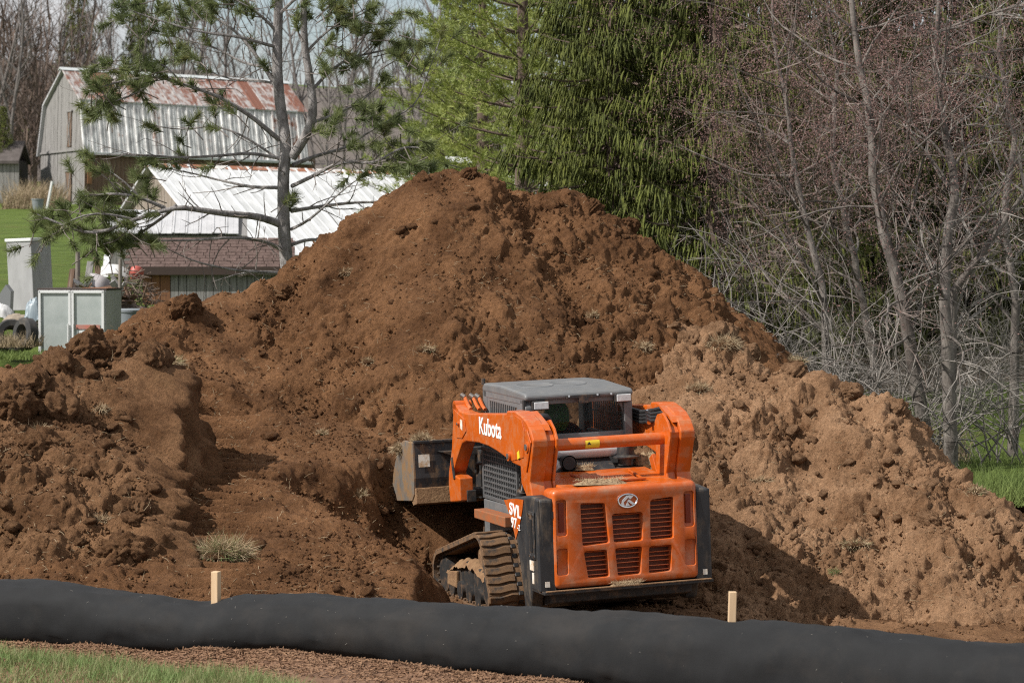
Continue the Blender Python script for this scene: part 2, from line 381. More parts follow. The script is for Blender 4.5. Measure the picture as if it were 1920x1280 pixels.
heap_right = heap_obj('soil_heap', X, Y, Z, Br, M_dry, 'paler dry soil bank sloping down to the right of the loader')
HF['right'] = HF.pop('soil_heap'); HF['soil_heap'] = _m
# recompute the main field for scattering
X, Y = axes(-5.6, 3.6, 24.2, 34.6, .05)
# --- bare ground
X, Y = axes(-8.5, 8.5, 17.2, 37.5, .07)
Zb = base_h(X, Y) + soil_detail(X, Y, .55, 700, .3) - .05
cle = np.exp(-((X - 4.3 - (Y - 22.5) * .35) / .55) ** 4) * sstep(20.5, 21.5, Y)
Zb = Zb + cle * .03 * np.sin((Y - X * .4) * 2 * math.pi / .16)
lane = np.exp(-((X + 1.9) / .9) ** 4) * sstep(21, 22, Y)
Zb = Zb + lane * .022 * np.sin(Y * 2 * math.pi / .18 + 2 * fbm(X, Y, 1, 2, 8))
lx, ly = loader_local(X, Y)
foot = sstep(.5, 0, np.maximum(np.abs(lx) - 1.05, np.maximum(-.9 - ly, ly - 3.2)))
Zb = Zb * (1 - foot) + np.minimum(Zb, -.04) * foot
Zb = Zb - .22 * sstep(18.4, 17.5, Y)
tag(link('bare_ground', grid_mesh('bare_ground', X, Y, Zb), M_mid), kind='structure')
HF['base'] = (X, Y, Zb)
# --- lawn, hillside
def lawn_z(x, y):
    x = np.asarray(x, float); y = np.asarray(y, float)
    z = .68 + .082 * np.clip(y - 36, 0, 14) + .05 * np.clip(y - 50, 0, 100) + .085 * np.clip(y - 150, 0, 260)
    z = z + .5 * sstep(0, -14, x) * sstep(38, 48, y) * sstep(90, 50, y)
    z = z + .05 * np.clip(x - 6, 0, 60) * sstep(36, 60, y) + .10 * np.clip(x - 8, 0, 100) * sstep(100, 200, y) + .07 * np.clip(-x - 22, 0, 60) * sstep(138, 175, y)
    return z
M_lawn = mat('lawn', (.058, .088, .014), (.105, .148, .028), scale=.9, rough=.9, bump=.8, bscale=40, bdist=.05, c3=(.14, .12, .045), s3=.6, p3=(.55, .75), a3=.7, spec=.15)
yy = np.concatenate([np.arange(29.5, 60, .25), np.arange(60, 160, 1.5), np.arange(160, 440, 8)])
xx = np.concatenate([np.arange(-160, -30, 5), np.arange(-30, 30, .7), np.arange(30, 161, 5)])
X, Y = np.meshgrid(xx, yy); Zl = lawn_z(X, Y) + .05 * fbm(X, Y, .5, 3, 3) + .02 * fbm(X, Y, 2.5, 2, 5)
tag(link('lawn', grid_mesh('lawn', X, Y, Zl), M_lawn), kind='structure')
# ================================================================== the farm behind
M_board = mat('weathered_grey_boards', (.15, .143, .137), (.295, .285, .275), scale=5, rough=.95, stretch=(6, 6, .35), c3=(.09, .083, .078), s3=3, p3=(.5, .7), a3=.7, bump=.3)
M_board_br = mat('weathered_brown_boards', (.085, .05, .032), (.17, .11, .075), scale=5, rough=.95, stretch=(6, 6, .35), c3=(.23, .2, .175), s3=4, p3=(.52, .7), a3=.7, bump=.3)
M_dark = mat('barn_interior_dark', (.02, .018, .016), rough=1)
def sheet_mat(name, zinc, zinc2, rust, bias):
    m = bpy.data.materials.new(name); m.use_nodes = True; N, L = m.node_tree.nodes, m.node_tree.links; b = N['Principled BSDF']
    b.inputs['Roughness'].default_value = .62; b.inputs['Metallic'].default_value = .1
    tc = N.new('ShaderNodeTexCoord'); mp = N.new('ShaderNodeMapping'); mp.inputs['Scale'].default_value = (1.2, .5, .5); oi = N.new('ShaderNodeObjectInfo')
    ml = N.new('ShaderNodeMath'); ml.operation = 'MULTIPLY'; ml.inputs[1].default_value = 50; L.new(oi.outputs['Random'], ml.inputs[0]); L.new(ml.outputs[0], mp.inputs['Location'])
    L.new(tc.outputs['Object'], mp.inputs[0])
    n = N.new('ShaderNodeTexNoise'); n.inputs['Scale'].default_value = 3.2; n.inputs['Detail'].default_value = 9; n.inputs['Roughness'].default_value = .7; L.new(mp.outputs[0], n.inputs['Vector'])
    pw = N.new('ShaderNodeMath'); pw.operation = 'POWER'; pw.inputs[1].default_value = 3.0; L.new(oi.outputs['Random'], pw.inputs[0])
    ad = N.new('ShaderNodeMath'); ad.operation = 'MULTIPLY_ADD'; ad.inputs[1].default_value = .22; L.new(pw.outputs[0], ad.inputs[0]); L.new(n.outputs['Fac'], ad.inputs[2])
    r = N.new('ShaderNodeMapRange'); r.inputs[1].default_value = bias; r.inputs[2].default_value = bias + .14; L.new(ad.outputs[0], r.inputs[0])
    n2 = N.new('ShaderNodeTexNoise'); n2.inputs['Scale'].default_value = 3.2; n2.inputs['Detail'].default_value = 8; L.new(mp.outputs[0], n2.inputs['Vector'])
    rp = N.new('ShaderNodeValToRGB'); rp.color_ramp.elements[0].position = .38; rp.color_ramp.elements[1].position = .62; rp.color_ramp.elements[0].color = c4(zinc); rp.color_ramp.elements[1].color = c4(zinc2); L.new(n2.outputs['Fac'], rp.inputs[0])
    mx = N.new('ShaderNodeMix'); mx.data_type = 'RGBA'; L.new(r.outputs[0], mx.inputs['Factor']); L.new(rp.outputs[0], mx.inputs[6]); mx.inputs[7].default_value = c4(rust); L.new(mx.outputs[2], b.inputs['Base Color']); MATS[name] = m; return m
M_sheetw = sheet_mat('peeling_white_sheet', (.34, .335, .33), (.70, .70, .69), (.19, .075, .04), .63)
M_sheetr = sheet_mat('rusty_roof_sheet', (.36, .34, .33), (.25, .22, .205), (.17, .066, .04), .47)
M_white_roof = sheet_mat('white_metal_roof', (.48, .49, .49), (.60, .61, .61), (.30, .14, .08), .86)
M_grey_roof = sheet_mat('grey_metal_roof', (.42, .42, .43), (.5, .5, .51), (.3, .2, .16), .95)
M_ridge = mat('ridge_cap', (.40, .43, .43), (.5, .52, .52), scale=2, rough=.6)
# ---- gambrel barn
B0 = U(157, 387, 130.0); B0.z = gz_b = float(lawn_z(B0.x, 130.0)) ; 
barn = empty('gambrel_barn', (B0.x, B0.y, CAMZ + (480 - 387) / FPX * 130), R(28), 'old gambrel barn with rusty white metal roof and grey board gable', 'barn')
barn.rotation_euler = (0, R(1.5), R(28))
BL, BW = 12.0, 7.0                                  # long side (x), gable depth (y)
G = [(0, 2.8), (.72, 5.22), (3.5, 6.85), (6.28, 5.22), (7.0, 2.8)]
MB().prism([(0.05, -1.2), (0.05, 2.8), (.74, 5.15), (3.5, 6.75), (6.26, 5.15), (6.95, 2.8), (6.95, -1.2)], .12, BL - .1, 'x').build('core', M_dark, barn)
def gable_z(y):
    for (a, b), (c, d) in zip(G, G[1:]):
        if a <= y <= c: return b + (d - b) * (y - a) / (c - a)
    return 2.8
rng = random.Random(3); gb = MB(); y = .0
while y < BW - .02:
    wd = min(rng.uniform(.16, .26), BW - y); t = .03 + rng.uniform(0, .018); za, zb = gable_z(y + .01), gable_z(y + wd - .01)
    zlo = -1.0 + rng.uniform(0, .06)
    split = 2.78 + rng.uniform(-.02, .02)
    gb.prism([(y, zlo), (y + wd - .012, zlo), (y + wd - .012, split), (y, split)], .1 - t, .1, 'x'); gb.prism([(y, split + .02), (y + wd - .012, split + .02), (y + wd - .012, zb), (y, za)], .07 - t, .07, 'x'); y += wd
tag(gb.build('gable_boards', M_board, barn), kind='stuff')
MB().box((.03, BW / 2, 2.79), (.10, BW, .09)).build('gable_band', M_board, barn)
for z0, z1, y0, y1 in ((2.98, 4.7, 2.1, 2.75), (-.9, 1.75, 2.0, 2.9)):
    dr = MB().box((.005, (y0 + y1) / 2, (z0 + z1) / 2), (.03, y1 - y0, z1 - z0)).build('hay_door', M_board_br, barn)
    MB().box((-.02, (y0 + y1) / 2, z1 + .04), (.06, y1 - y0 + .2, .08)).build('lintel', M_board, dr)
    for s_ in (-1, 1):
        a = math.atan2((z1 - z0) * .94, (y1 - y0) * .8); MB().box((-.03 - .008 * s_, (y0 + y1) / 2, (z0 + z1) / 2), (.03, math.hypot(z1 - z0, y1 - y0) * .93, .08), Matrix.Rotation(s_ * a, 3, 'X')).build('brace', M_board, dr)
wl = MB(); x = 0
while x < BL:
    wd = rng.uniform(.18, .28); t = rng.uniform(.03, .05); wl.box((x + wd / 2, -t / 2, .85), (wd - .014, t, 3.9)); x += wd
tag(wl.build('wall_boards', M_board_br, barn), kind='stuff')
MB().box((.25, -.06, 1.9), (.22, .06, 1.6)).build('corner_post', mat('orange_brown_post', (.27, .13, .06), (.2, .1, .05), scale=3, rough=.9), barn)
# roof sheets: two slopes, each sheet its own piece with a raised seam
def roof_sheets(parent, a, b, x0, x1, wd, m, name='roof_sheet', lift=.05, rib=.05, n_over=None, th=.018):
    """slope from eave point a=(y,z) to top point b=(y,z), sheets side by side along x"""
    ln = math.hypot(b[0] - a[0], b[1] - a[1]); ang = math.atan2(b[1] - a[1], b[0] - a[0])
    me = bpy.data.meshes.new(name); q = MB().box((wd / 2, ln / 2, th / 2), (wd - .012, ln, th)); q.prism([(0, 0), (.5 * rib, rib), (1.5 * rib, rib), (2 * rib, 0)], 0, ln, 'y'); q.prism([(wd / 2, 0), (wd / 2 + .3 * rib, rib * .6), (wd / 2 + .8 * rib, rib * .6), (wd / 2 + 1.1 * rib, 0)], 0, ln, 'y')
    me.from_pydata(q.v, [], q.f); me.update(); bm = bmesh.new(); bm.from_mesh(me); bmesh.ops.recalc_face_normals(bm, faces=bm.faces); bm.to_mesh(me); bm.free()
    n = int((x1 - x0) / wd); nx_, nz_ = -math.sin(ang), math.cos(ang)
    for i in range(n):
        o = link(name, me, m, parent); o.location = (x0 + i * wd, a[0] + nx_ * lift + rng.uniform(-.02, .02), a[1] + nz_ * lift + rng.uniform(-.006, .01)); o.rotation_euler = (ang, 0, rng.uniform(-.004, .004))
    return n
roof_sheets(barn, (-.12, 2.62), (.74, 5.26), -.15, BL + .1, .46, M_sheetw, rib=.07)
roof_sheets(barn, (.60, 5.16), (3.5, 6.86), -.15, BL + .1, .58, M_sheetr)
MB().prism([(3.5, 6.86), (6.35, 5.2), (6.3, 5.12), (3.5, 6.76)], -.15, BL, 'x').build('rear_roof', M_grey_roof, barn); MB().prism([(6.28, 5.22), (7.1, 2.65), (7.0, 2.65), (6.2, 5.18)], -.15, BL, 'x').build('rear_roof', M_grey_roof, barn)
MB().prism([(3.2, 6.82), (3.5, 6.98), (3.8, 6.82), (3.5, 6.90)], -.2, BL + .1, 'x').build('ridge_cap', M_ridge, barn)
MB().box((BL / 2, -.2, 2.58), (BL, .12, .14)).build('eave_gutter', M_ridge, barn, bevel=.02)
MB().box((BL / 2, .60, 5.20), (BL, .05, .07)).build('break_flashing', M_ridge, barn)
# ---- white roofed shed (gable towards the left)
S0 = U(288, 312, 76.0)                              # peak of the gable
ang_s = math.atan2(.50, .86)
shed = empty('white_roofed_shed', (S0.x, S0.y, S0.z), ang_s, 'low board shed with a bright white metal roof below the barn', 'shed')
shed.rotation_euler = (0, R(.8), ang_s)
# local x along ridge, local -y towards the viewer
RUN, DROP, SL = 5.0, 2.55, 15.5
roof_sheets(shed, (-RUN, -DROP), (0, 0), -.25, SL, .62, M_white_roof, lift=.04, rib=.06)
MB().prism([(0, 0), (2.6, -1.6), (2.6, -1.68), (0, -.08)], -.25, SL, 'x').build('rear_roof', M_grey_roof, shed)
MB().prism([(-.2, -.02), (0, .09), (.2, -.02)], -.3, SL, 'x').build('ridge_cap', mat('rusty_ridge', (.55, .53, .5), (.27, .11, .06), scale=1.2, rough=.8, p2=(.45, .5)), shed)
gs = MB(); y = -RUN + .1
while y < 2.5:
    wd = rng.uniform(.2, .3); z = -.1 - (abs(y) * DROP / RUN if y < 0 else y * .615) ; z2 = -.1 - (abs(y + wd) * DROP / RUN if y + wd < 0 else (y + wd) * .615)
    gs.prism([(y, -5.2), (y + wd - .012, -5.2), (y + wd - .012, z2), (y, z)], .0 - rng.uniform(0, .02), .04, 'x'); y += wd
tag(gs.build('gable_boards', mat('shed_boards', (.19, .15, .12), (.30, .26, .225), scale=4, rough=.95, stretch=(5, 5, .4), c3=(.13, .085, .06), s3=2.5, p3=(.5, .65), a3=.7), shed), kind='stuff')
fs = MB(); x = 0
while x < SL - .3:
    wd = rng.uniform(.22, .4); fs.box((x + wd / 2, -RUN + .35, -3.8), (wd - .015, .04 + rng.uniform(0, .02), 2.9)); x += wd
tag(fs.build('wall_boards', mat('pale_boards', (.36, .35, .33), (.5, .49, .47), scale=3, rough=.9, stretch=(5, 5, .4)), shed), kind='stuff')
MB().prism([(-RUN + .4, -5.2), (-RUN + .4, -2.6), (0, -.15), (2.4, -1.65), (2.4, -5.2)], .06, SL - .4, 'x').build('core', M_dark, shed)
# ---- low lean-to with ribbed grey roof
L0 = U(196, 440, 66.0); L1 = U(470, 452, 66.0)
lean = empty('lean_to', (L0.x, L0.y, L0.z), R(6), 'low lean-to with ribbed grey metal roof between the two sheds', 'lean-to')
LW = (L1 - L0).length
roof_sheets(lean, (0, 0), (2.4, .62), 0, LW, .33, M_grey_roof, lift=.02, rib=.035)
MB().prism([(.1, -2.2), (.1, -.02), (2.3, .5), (2.3, -2.2)], .1, LW - .1, 'x').build('wall', M_board, lean)
# ---- brown shingled shed
K0 = U(252, 503, 55.0)
sh = empty('shingled_shed', (K0.x, K0.y, K0.z), R(4), 'small brown board shed with brown shingle roof behind the pine', 'shed')
KW = 3.25
M_shin = mat('brown_shingles', (.075, .048, .04), (.135, .09, .078), scale=9, rough=.95, rnd=.0, c3=(.06, .035, .03), s3=20, p3=(.5, .6), a3=.8)
MB().prism([(0, 0), (1.0, .60), (2.0, 0), (2.0, -.06), (0, -.06)], .05, KW, 'x').build('roof_deck', M_shin, sh)
qs = MB(); nrow = 10; sl_len = math.hypot(1.0, .6); an = math.atan2(.6, 1.0)
for r_ in range(nrow):
    t = r_ / nrow; x = -.12 - (r_ % 2) * .1
    while x < KW:
        wd = rng.uniform(.17, .30); wd = min(wd, KW + .05 - x)
        if wd < .04: break
        tt = t + rng.uniform(-.004, .004); lift = .02 + rng.uniform(0, .006)
        qs.box((x + wd / 2, tt * 1.0 + .06 - math.sin(an) * lift, tt * .6 + .036 + math.cos(an) * lift), (wd - .012, .135, .016), Matrix.Rotation(an - .06, 3, 'X')); x += wd
tag(qs.build('shingles', M_shin, sh), kind='stuff')
MB().box((KW / 2 - .05, -.03, -.05), (KW + .15, .05, .17)).build('fascia', mat('dark_brown_fascia', (.045, .028, .022), rough=.8), sh)
MB().prism([(.12, -.02), (1.0, .5), (1.9, -.02), (1.9, -2.4), (.12, -2.4)], .20, KW - .05, 'x').build('core', M_dark, sh)
x = .16
while x < KW - .05:
    wd = rng.uniform(.15, .22); br_ = x < .55
    MB().box((x + wd / 2, .10, -1.25), (wd - .012, .03, 2.3)).build('wall_board', mat('reddish_board', (.14, .06, .032), (.23, .11, .05), scale=5, rough=.9, stretch=(6, 6, .4)) if br_ else M_board, sh); x += wd
# ---- grey shed at the far left and small white roof beyond the heap
F0 = U(-70, 388, 133.0)
fsd = empty('grey_shed', (F0.x, F0.y, F0.z), R(0), 'small grey board shed with dark sagging roof at the left edge', 'shed')
fb = MB(); x = 0
while x < 2.75:
    wd = rng.uniform(.18, .26); fb.box((x + wd / 2, -.02, .9), (wd - .014, .05, 2.9)); x += wd
tag(fb.build('wall_boards', M_board, fsd), kind='stuff')
MB().prism([(-.25, 2.28), (1.5, 3.35), (3.2, 2.3), (3.2, 2.2), (1.5, 3.2), (-.25, 2.14)], -.2, 2.85, 'x').build('roof', mat('dark_tar_roof', (.06, .05, .046), (.10, .085, .08), scale=3, rough=.95), fsd)
MB().box((1.4, 1.6, 1.1), (2.6, 3.0, 2.5)).build('core', M_dark, fsd)
W0 = U(842, 306, 62.0)
cv = empty('ribbed_roof', (W0.x, W0.y, W0.z), R(8), 'sliver of white ribbed roof above the peak of the heap', 'roof')
roof_sheets(cv, (0, 0), (.8, .16), 0, .55, .09, M_white_roof, lift=.0, rib=.012); MB().box((.26, .5, -.5), (.5, .8, .9)).build('wall', M_board, cv)
# ================================================================== junk beside the sheds
M_fr = mat('old_cooler_grey', (.28, .28, .285), (.38, .38, .385), scale=2.2, rough=.6, c3=(.2, .19, .18), s3=5, p3=(.55, .75), a3=.5, stretch=(1, 1, .4))
M_frw = mat('white_cooler_frame', (.60, .61, .61), rough=.5)
M_cglass = mat('fogged_cooler_glass', (.30, .335, .325), (.38, .41, .40), scale=2.5, rough=.25, coat=.3)
M_rust = mat('rust', (.22, .085, .04), (.3, .13, .06), scale=6, rough=.9)
def at(px, py, d):
    p = U(px, py, d); return p
k = at(70, 668, 45); ck = empty('display_cooler', k, R(-10), 'two door display cooler with fogged glass and rusty top', 'cooler')
MB().box((.60, .45, .56), (1.20, .80, 1.12)).build('body', M_fr, ck, bevel=.01)
for i in range(2):
    x0 = .02 + i * .585
    dr = MB()
    for c_, s_ in (((x0 + .285, .03, 1.09), (.57, .05, .05)), ((x0 + .285, .03, .03), (.57, .05, .05)), ((x0 + .02, .03, .56), (.045, .05, 1.1)), ((x0 + .55, .03, .56), (.045, .05, 1.1))): dr.box(c_, s_)
    dd = dr.build('door_frame', M_frw, ck, bevel=.006)
    MB().box((x0 + .285, .045, .56), (.50, .012, 1.02)).build('glass_pane', M_cglass, dd)
    MB().cyl((x0 + (.53 if i == 0 else .04), -.02, .25), (x0 + (.53 if i == 0 else .04), -.02, .55), .014, 8).build('handle', M_frw, dd)
MB().box((.885, .030, .50), (.42, .01, .07)).build('red_stripe', mat('faded_red', (.42, .13, .09), (.36, .18, .15), scale=6, rough=.6), ck)
MB().box((.88, .031, .36), (.34, .01, .16)).build('white_notice', M_frw, ck)
MB().box((.60, .45, 1.135), (1.22, .82, .03)).build('top_rim', mat('dark_brown_metal', (.05, .035, .03), rough=.8), ck); MB().box((.95, .5, 1.152), (.45, .6, .008)).build('rust_top', M_rust, ck)
MB().cyl((1.199, .42, .34), (1.204, .42, .34), .05, 12).build('vent', M_bkd if 'black_steel' in MATS else M_dark, ck)
k = at(24, 588, 49); t2 = empty('tall_cabinet', (k.x, k.y, k.z), R(58), 'tall pale grey metal cabinet standing on the lawn slope', 'cabinet')
t2.rotation_euler = (R(-1.5), R(-2), R(56))
MB().box((0, 0, .70), (.52, .62, 1.26)).build('body', M_fr, t2, bevel=.015); MB().box((0, 0, 1.36), (.56, .66, .06)).build('cap', M_frw, t2, bevel=.01)
for sx in (-1, 1):
    for sy in (-1, 1): MB().cyl((sx * .2, sy * .26, -.12), (sx * .2, sy * .26, .08), .02, 8).build('leg', M_frw, t2)
t2.location = at(60, 588, 49)
k = at(246, 612, 47); tb = empty('grey_tub', k, 0, 'round grey plastic tub with a lid beside the shingled shed', 'tub')
M_plg = mat('grey_plastic', (.17, .19, .205), (.21, .23, .245), scale=4, rough=.45)
MB().lathe([(0, -.2), (.17, -.2), (.215, .24), (.23, .25), (.235, .29), (.205, .315), (0, .32)], (0, 0, 0), 24).build('body', M_plg, tb, smooth=True)
k = at(213, 620, 46.5); cn_ = empty('metal_can', k, 0, 'white metal can with black lid right of the display cooler', 'can')
MB().lathe([(0, -.25), (.085, -.25), (.085, .23), (0, .23)], (0, 0, 0), 18).build('body', mat('dull_white_can', (.5, .5, .49), (.4, .4, .39), scale=5, rough=.5), cn_, smooth=True); MB().lathe([(.088, .23), (.092, .32), (.08, .34), (0, .34)], (0, 0, 0), 18).build('lid', M_hose if 'black_hose' in MATS else M_dark, cn_, smooth=True)
k = at(71, 394, 118); bn = empty('grey_bin', k, 0, 'grey plastic bin at the corner of the barn gable', 'bin')
MB().lathe([(0, 0), (.22, 0), (.27, .45), (.29, .45), (.29, .5), (.25, .5), (.21, .05), (0, .05)], (0, 0, 0), 18).build('body', M_plg, bn, smooth=True)
def pole(name, a, b, r, m, label, cat, n=6):
    o = empty(name, a, 0, label, cat); MB().cyl((0, 0, 0), tuple(b - a), r, n).build('shaft', m, o); return o
pole('white_pole', at(88, 392, 122), at(98, 340, 122), .07, M_frw, 'white pole leaning on the barn gable', 'pole')
M_post = mat('grey_post', (.16, .135, .115), (.25, .22, .195), scale=6, rough=.95, stretch=(3, 3, .5))
pole('fence_post', at(146, 560, 50), at(146, 472, 50), .045, M_post, 'thick grey wooden post rising from the junk on the lawn', 'post', 8)
pole('fence_post', at(224, 600, 48), at(226, 485, 48), .034, M_post, 'thin tall post in front of the brush heap', 'post', 8)
def plank(px0, py0, px1, py1, d, wd, th, m, label, name='plank', roll=0):
    a, b = at(px0, py0, d), at(px1, py1, d + .3); dv = b - a; o = empty(name, a, 0, label, 'board'); o.rotation_euler = dv.to_track_quat('Z', 'Y').to_euler()
    MB().box((0, 0, dv.length / 2), (wd, th, dv.length), Matrix.Rotation(roll, 3, 'Z')).build('board', m, o, bevel=.005); return o
plank(128, 562, 136, 505, 50.3, .10, .05, M_board_br, 'short brown board leaning left of the thick post'); plank(138, 560, 141, 504, 50.5, .10, .05, mat('dark_board', (.05, .035, .03), (.09, .06, .05), scale=6, rough=.9), 'dark board leaning on the brown board')
plank(160, 560, 170, 490, 50.0, .13, .03, M_board, 'grey board standing upright in the junk heap'); plank(186, 530, 180, 482, 51.5, .11, .04, M_board_br, 'slanting brown board behind the junk heap'); plank(197, 520, 201, 478, 52, .12, .03, M_frw, 'white board upright behind the junk heap')
def bent_sheet(px, py, d, w_, l_, bend, rot, m, label):
    o = empty('metal_sheet', at(px, py, d), 0, label, 'metal sheet'); o.rotation_euler = rot
    u = np.linspace(-.5, .5, 18); v = np.linspace(-.5, .5, 10); A, Bq = np.meshgrid(u, v)
    me = grid_mesh('sheet', A * l_, Bq * w_, bend * np.cos(A * 3.0) + .03 * np.sin(A * 14) * bend); q = link('sheet', me, m, o); sdm = q.modifiers.new('s', 'SOLIDIFY'); sdm.thickness = .012; return o
bent_sheet(215, 512, 50, .30, .52, .10, (R(35), R(8), R(10)), mat('white_enamel', (.66, .66, .64), (.5, .48, .46), scale=4, rough=.5), 'curved white enamel sheet on top of the junk heap')
bent_sheet(185, 534, 49.5, .28, .50, .14, (R(58), R(24), R(-6)), mat('grey_sheet', (.25, .23, .24), (.34, .32, .32), scale=4, rough=.5), 'bent grey metal sheet sliding off the junk heap')
bent_sheet(182, 556, 49.0, .22, .28, .08, (R(60), R(-10), R(20)), mat('pale_scrap', (.45, .46, .46), rough=.5), 'small pale scrap sheet low in the junk heap')
k = at(256, 512, 50.5); rb = empty('red_drum', k, 0, 'rounded red container half hidden behind the shingled shed corner', 'container')
MB().lathe([(0, -.12), (.11, -.11), (.14, -.03), (.14, .05), (.09, .12), (0, .14)], (0, 0, 0), 16).build('body', mat('faded_red_paint', (.42, .06, .04), (.34, .08, .06), scale=6, rough=.5), rb, smooth=True)
# the heap of sticks under it all
S = []; rng = random.Random(17)
c0 = at(235, 555, 50.0)
for i in range(520):
    p = c0 + Vector((rng.gauss(0, .34), rng.gauss(.2, .3), 0)); h = .55 * math.exp(-((p.x - c0.x) / .5) ** 2); p.z = c0.z - .55 + rng.uniform(0, h + .5); d = Vector((rng.gauss(0, 1), rng.gauss(0, .7), rng.gauss(0, .55))).normalized(); l_ = rng.uniform(.12, .5); r_ = rng.uniform(.004, .012)
    S.append((tuple(p - d * l_ / 2), tuple(p + d * l_ / 2), r_, r_ * .7))
Vv, Fq = segs_arrays(S, 4)
tag(link('brush_heap', npmesh('brush_heap', Vv, Fq, True), mat('stick_bark', (.10, .07, .055), (.24, .18, .14), scale=3, rough=.9)), 'tangled heap of cut sticks beside the shingled shed', 'brush heap', kind='stuff')
jm = MB()
gx, gy = np.meshgrid(np.linspace(-1.5, 1.1, 50), np.linspace(-.5, .9, 26)); jz = .55 * np.exp(-((gx) / .75) ** 2 - ((gy - .2) / .5) ** 2) + .10 * fbm(gx, gy, 3, 3, 4) + bumps(gx, gy, .25, 5) * .6
jo = link('scrap_mound', grid_mesh('scrap_mound', gx, gy, jz - .55), mat('dark_scrap', (.06, .045, .038), (.14, .105, .085), scale=5, rough=.95, bump=.6)); jo.location = at(215, 556, 49.6); tag(jo, 'dark mound of scrap and earth under the sticks', 'mound')
def weeds(px0, px1, py, d, n, h, m, label, seed, spread=.5):
    r = np.random.RandomState(seed); x = (r.uniform(px0, px1, n) - 960) / FPX * d; y = d + r.uniform(-spread, spread, n); C = np.stack([x, y, lawn_z(x, y) - .02 if py is None else np.full(n, U((px0 + px1) / 2, py, d).z)], 1)
    D = r.normal(size=(n, 3)) * np.array([.35, .35, .1]) + np.array([.1, 0, 1.]); hh = h * r.uniform(.4, 1.15, n); q = np.cross(D, r.normal(size=(n, 3))); q /= np.linalg.norm(q, axis=1, keepdims=True); D /= np.linalg.norm(D, axis=1, keepdims=True)
    bend = r.normal(size=(n, 3)) * np.array([.5, .5, .15]); M1 = C + D * hh[:, None] * .55; T1 = M1 + (D + bend) * hh[:, None] * .45; wv = (.004 + .004 * r.random(n))[:, None] * d / 45
    V = np.stack([C - q * wv, C + q * wv, M1 + q * wv * .7, M1 - q * wv * .7, M1 - q * wv * .7, M1 + q * wv * .7, T1 + q * wv * .1, T1 - q * wv * .1], 1).reshape(-1, 3); F_ = np.arange(n * 8).reshape(-1, 4)
    return tag(link('weeds', npmesh('weeds', V, F_), m), label, 'weeds', kind='stuff')
M_weed = mat('dry_weeds', (.24, .175, .105), (.40, .32, .21), scale=2, rough=.9, trans=.2)
M_gweed = mat('green_weeds', (.09, .135, .03), (.17, .22, .06), scale=2, rough=.9, trans=.25)
weeds(-30, 72, 650, 44.3, 900, .26, M_weed, 'dry weeds around the tyres at the left edge', 1); weeds(-60, 90, 672, 43.2, 1600, .14, M_gweed, 'green grass below the tyres at the left edge', 2, .7)
weeds(120, 215, 580, 48.2, 500, .34, M_weed, 'dry weeds in front of the scrap mound', 3); weeds(20, 110, None, 126, 1500, 1.3, M_weed, 'tall dry reeds at the foot of the barn gable', 4, 2.5)
weeds(1780, 1980, None, 29.6, 1700, .34, M_gweed, 'long green grass behind the right end of the bank', 5, 1.0); weeds(1490, 1720, None, 36.5, 2200, .55, M_gweed, 'green undergrowth behind the middle of the bank crest', 6, 1.5); weeds(1500, 1800, None, 35.5, 1500, .5, M_weed, 'dry undergrowth below the bare maples', 7, 1.2)
weeds(1790, 1990, None, 34, 5000, .10, M_gweed, 'short lawn grass at the right edge behind the bank', 8, 3.0)
rng = random.Random(23)
for nm, m, n, cx, cy, sx_, sy_ in (('scrap_litter', mat('litter_grey', (.17, .16, .16), (.42, .41, .40), scale=1.5, rough=.7), 46, 185, 548, 40, 18), ('scrap_litter', mat('litter_brown', (.07, .045, .035), (.22, .13, .08), scale=1.5, rough=.9), 60, 200, 552, 42, 18)):
    q = MB()
    for _ in range(n):
        Mx = Euler((rng.uniform(-1.2, 1.2), rng.uniform(-1.2, 1.2), rng.uniform(0, 6)), 'XYZ').to_matrix(); q.box(at(rng.gauss(cx, sx_ * .6), rng.gauss(cy, sy_ * .7), 49.6 + rng.uniform(-.5, .3)), (rng.uniform(.1, .4), rng.uniform(.03, .12), .012), Mx)
    tag(q.build(nm, m), ('pale' if 'grey' in m.name else 'brown') + ' scraps littering the mound beside the shingled shed', 'scrap', kind='stuff')
# tyres, tarp, pale bag, at the left edge
M_tyre = mat('old_tyre', (.03, .03, .031), (.055, .053, .05), scale=8, rough=.9, c3=(.14, .115, .09), s3=5, p3=(.55, .7), a3=.6)
for i, (px, py, d, s_, rot, lb) in enumerate(((22, 632, 44.5, .30, (R(68), R(12), R(25)), 'worn tyre lying in dry grass at the left edge'), (48, 626, 44.2, .27, (R(84), 0, R(-48)), 'dark tyre standing beside the display cooler'))):
    t = empty('tyre', at(px, py, d), 0, lb, 'tyre'); t.rotation_euler = rot
    MB().lathe([(s_ * .52, -.06), (s_ * .60, -.09), (s_ * .9, -.10), (s_, -.07), (s_, .07), (s_ * .9, .10), (s_ * .60, .09), (s_ * .52, .06), (s_ * .52, -.06)], (0, 0, 0), 28).build('casing', M_tyre, t, smooth=True)
def crumple(name, px, py, d, w_, h_, m, label, cat, seed):
    gx, gy = np.meshgrid(np.linspace(-1, 1, 36), np.linspace(-1, 1, 26)); z = np.maximum(0, 1 - gx ** 2 - gy ** 2) ** .5; z = z * h_ + .10 * fbm(gx, gy, 2, 4, seed, .6) * h_ * 2.2
    o = link(name, grid_mesh(name, gx * w_, gy * w_ * .7, z), m); o.location = at(px, py, d); tag(o, label, cat); return o
M_tarp = mat('white_tarp', (.62, .62, .62), (.5, .5, .5), scale=4, rough=.6)
crumple('tarp', -2, 596, 46.5, .28, .24, M_tarp, 'crumpled white tarp at the left edge below the cabinet', 'tarp', 3)
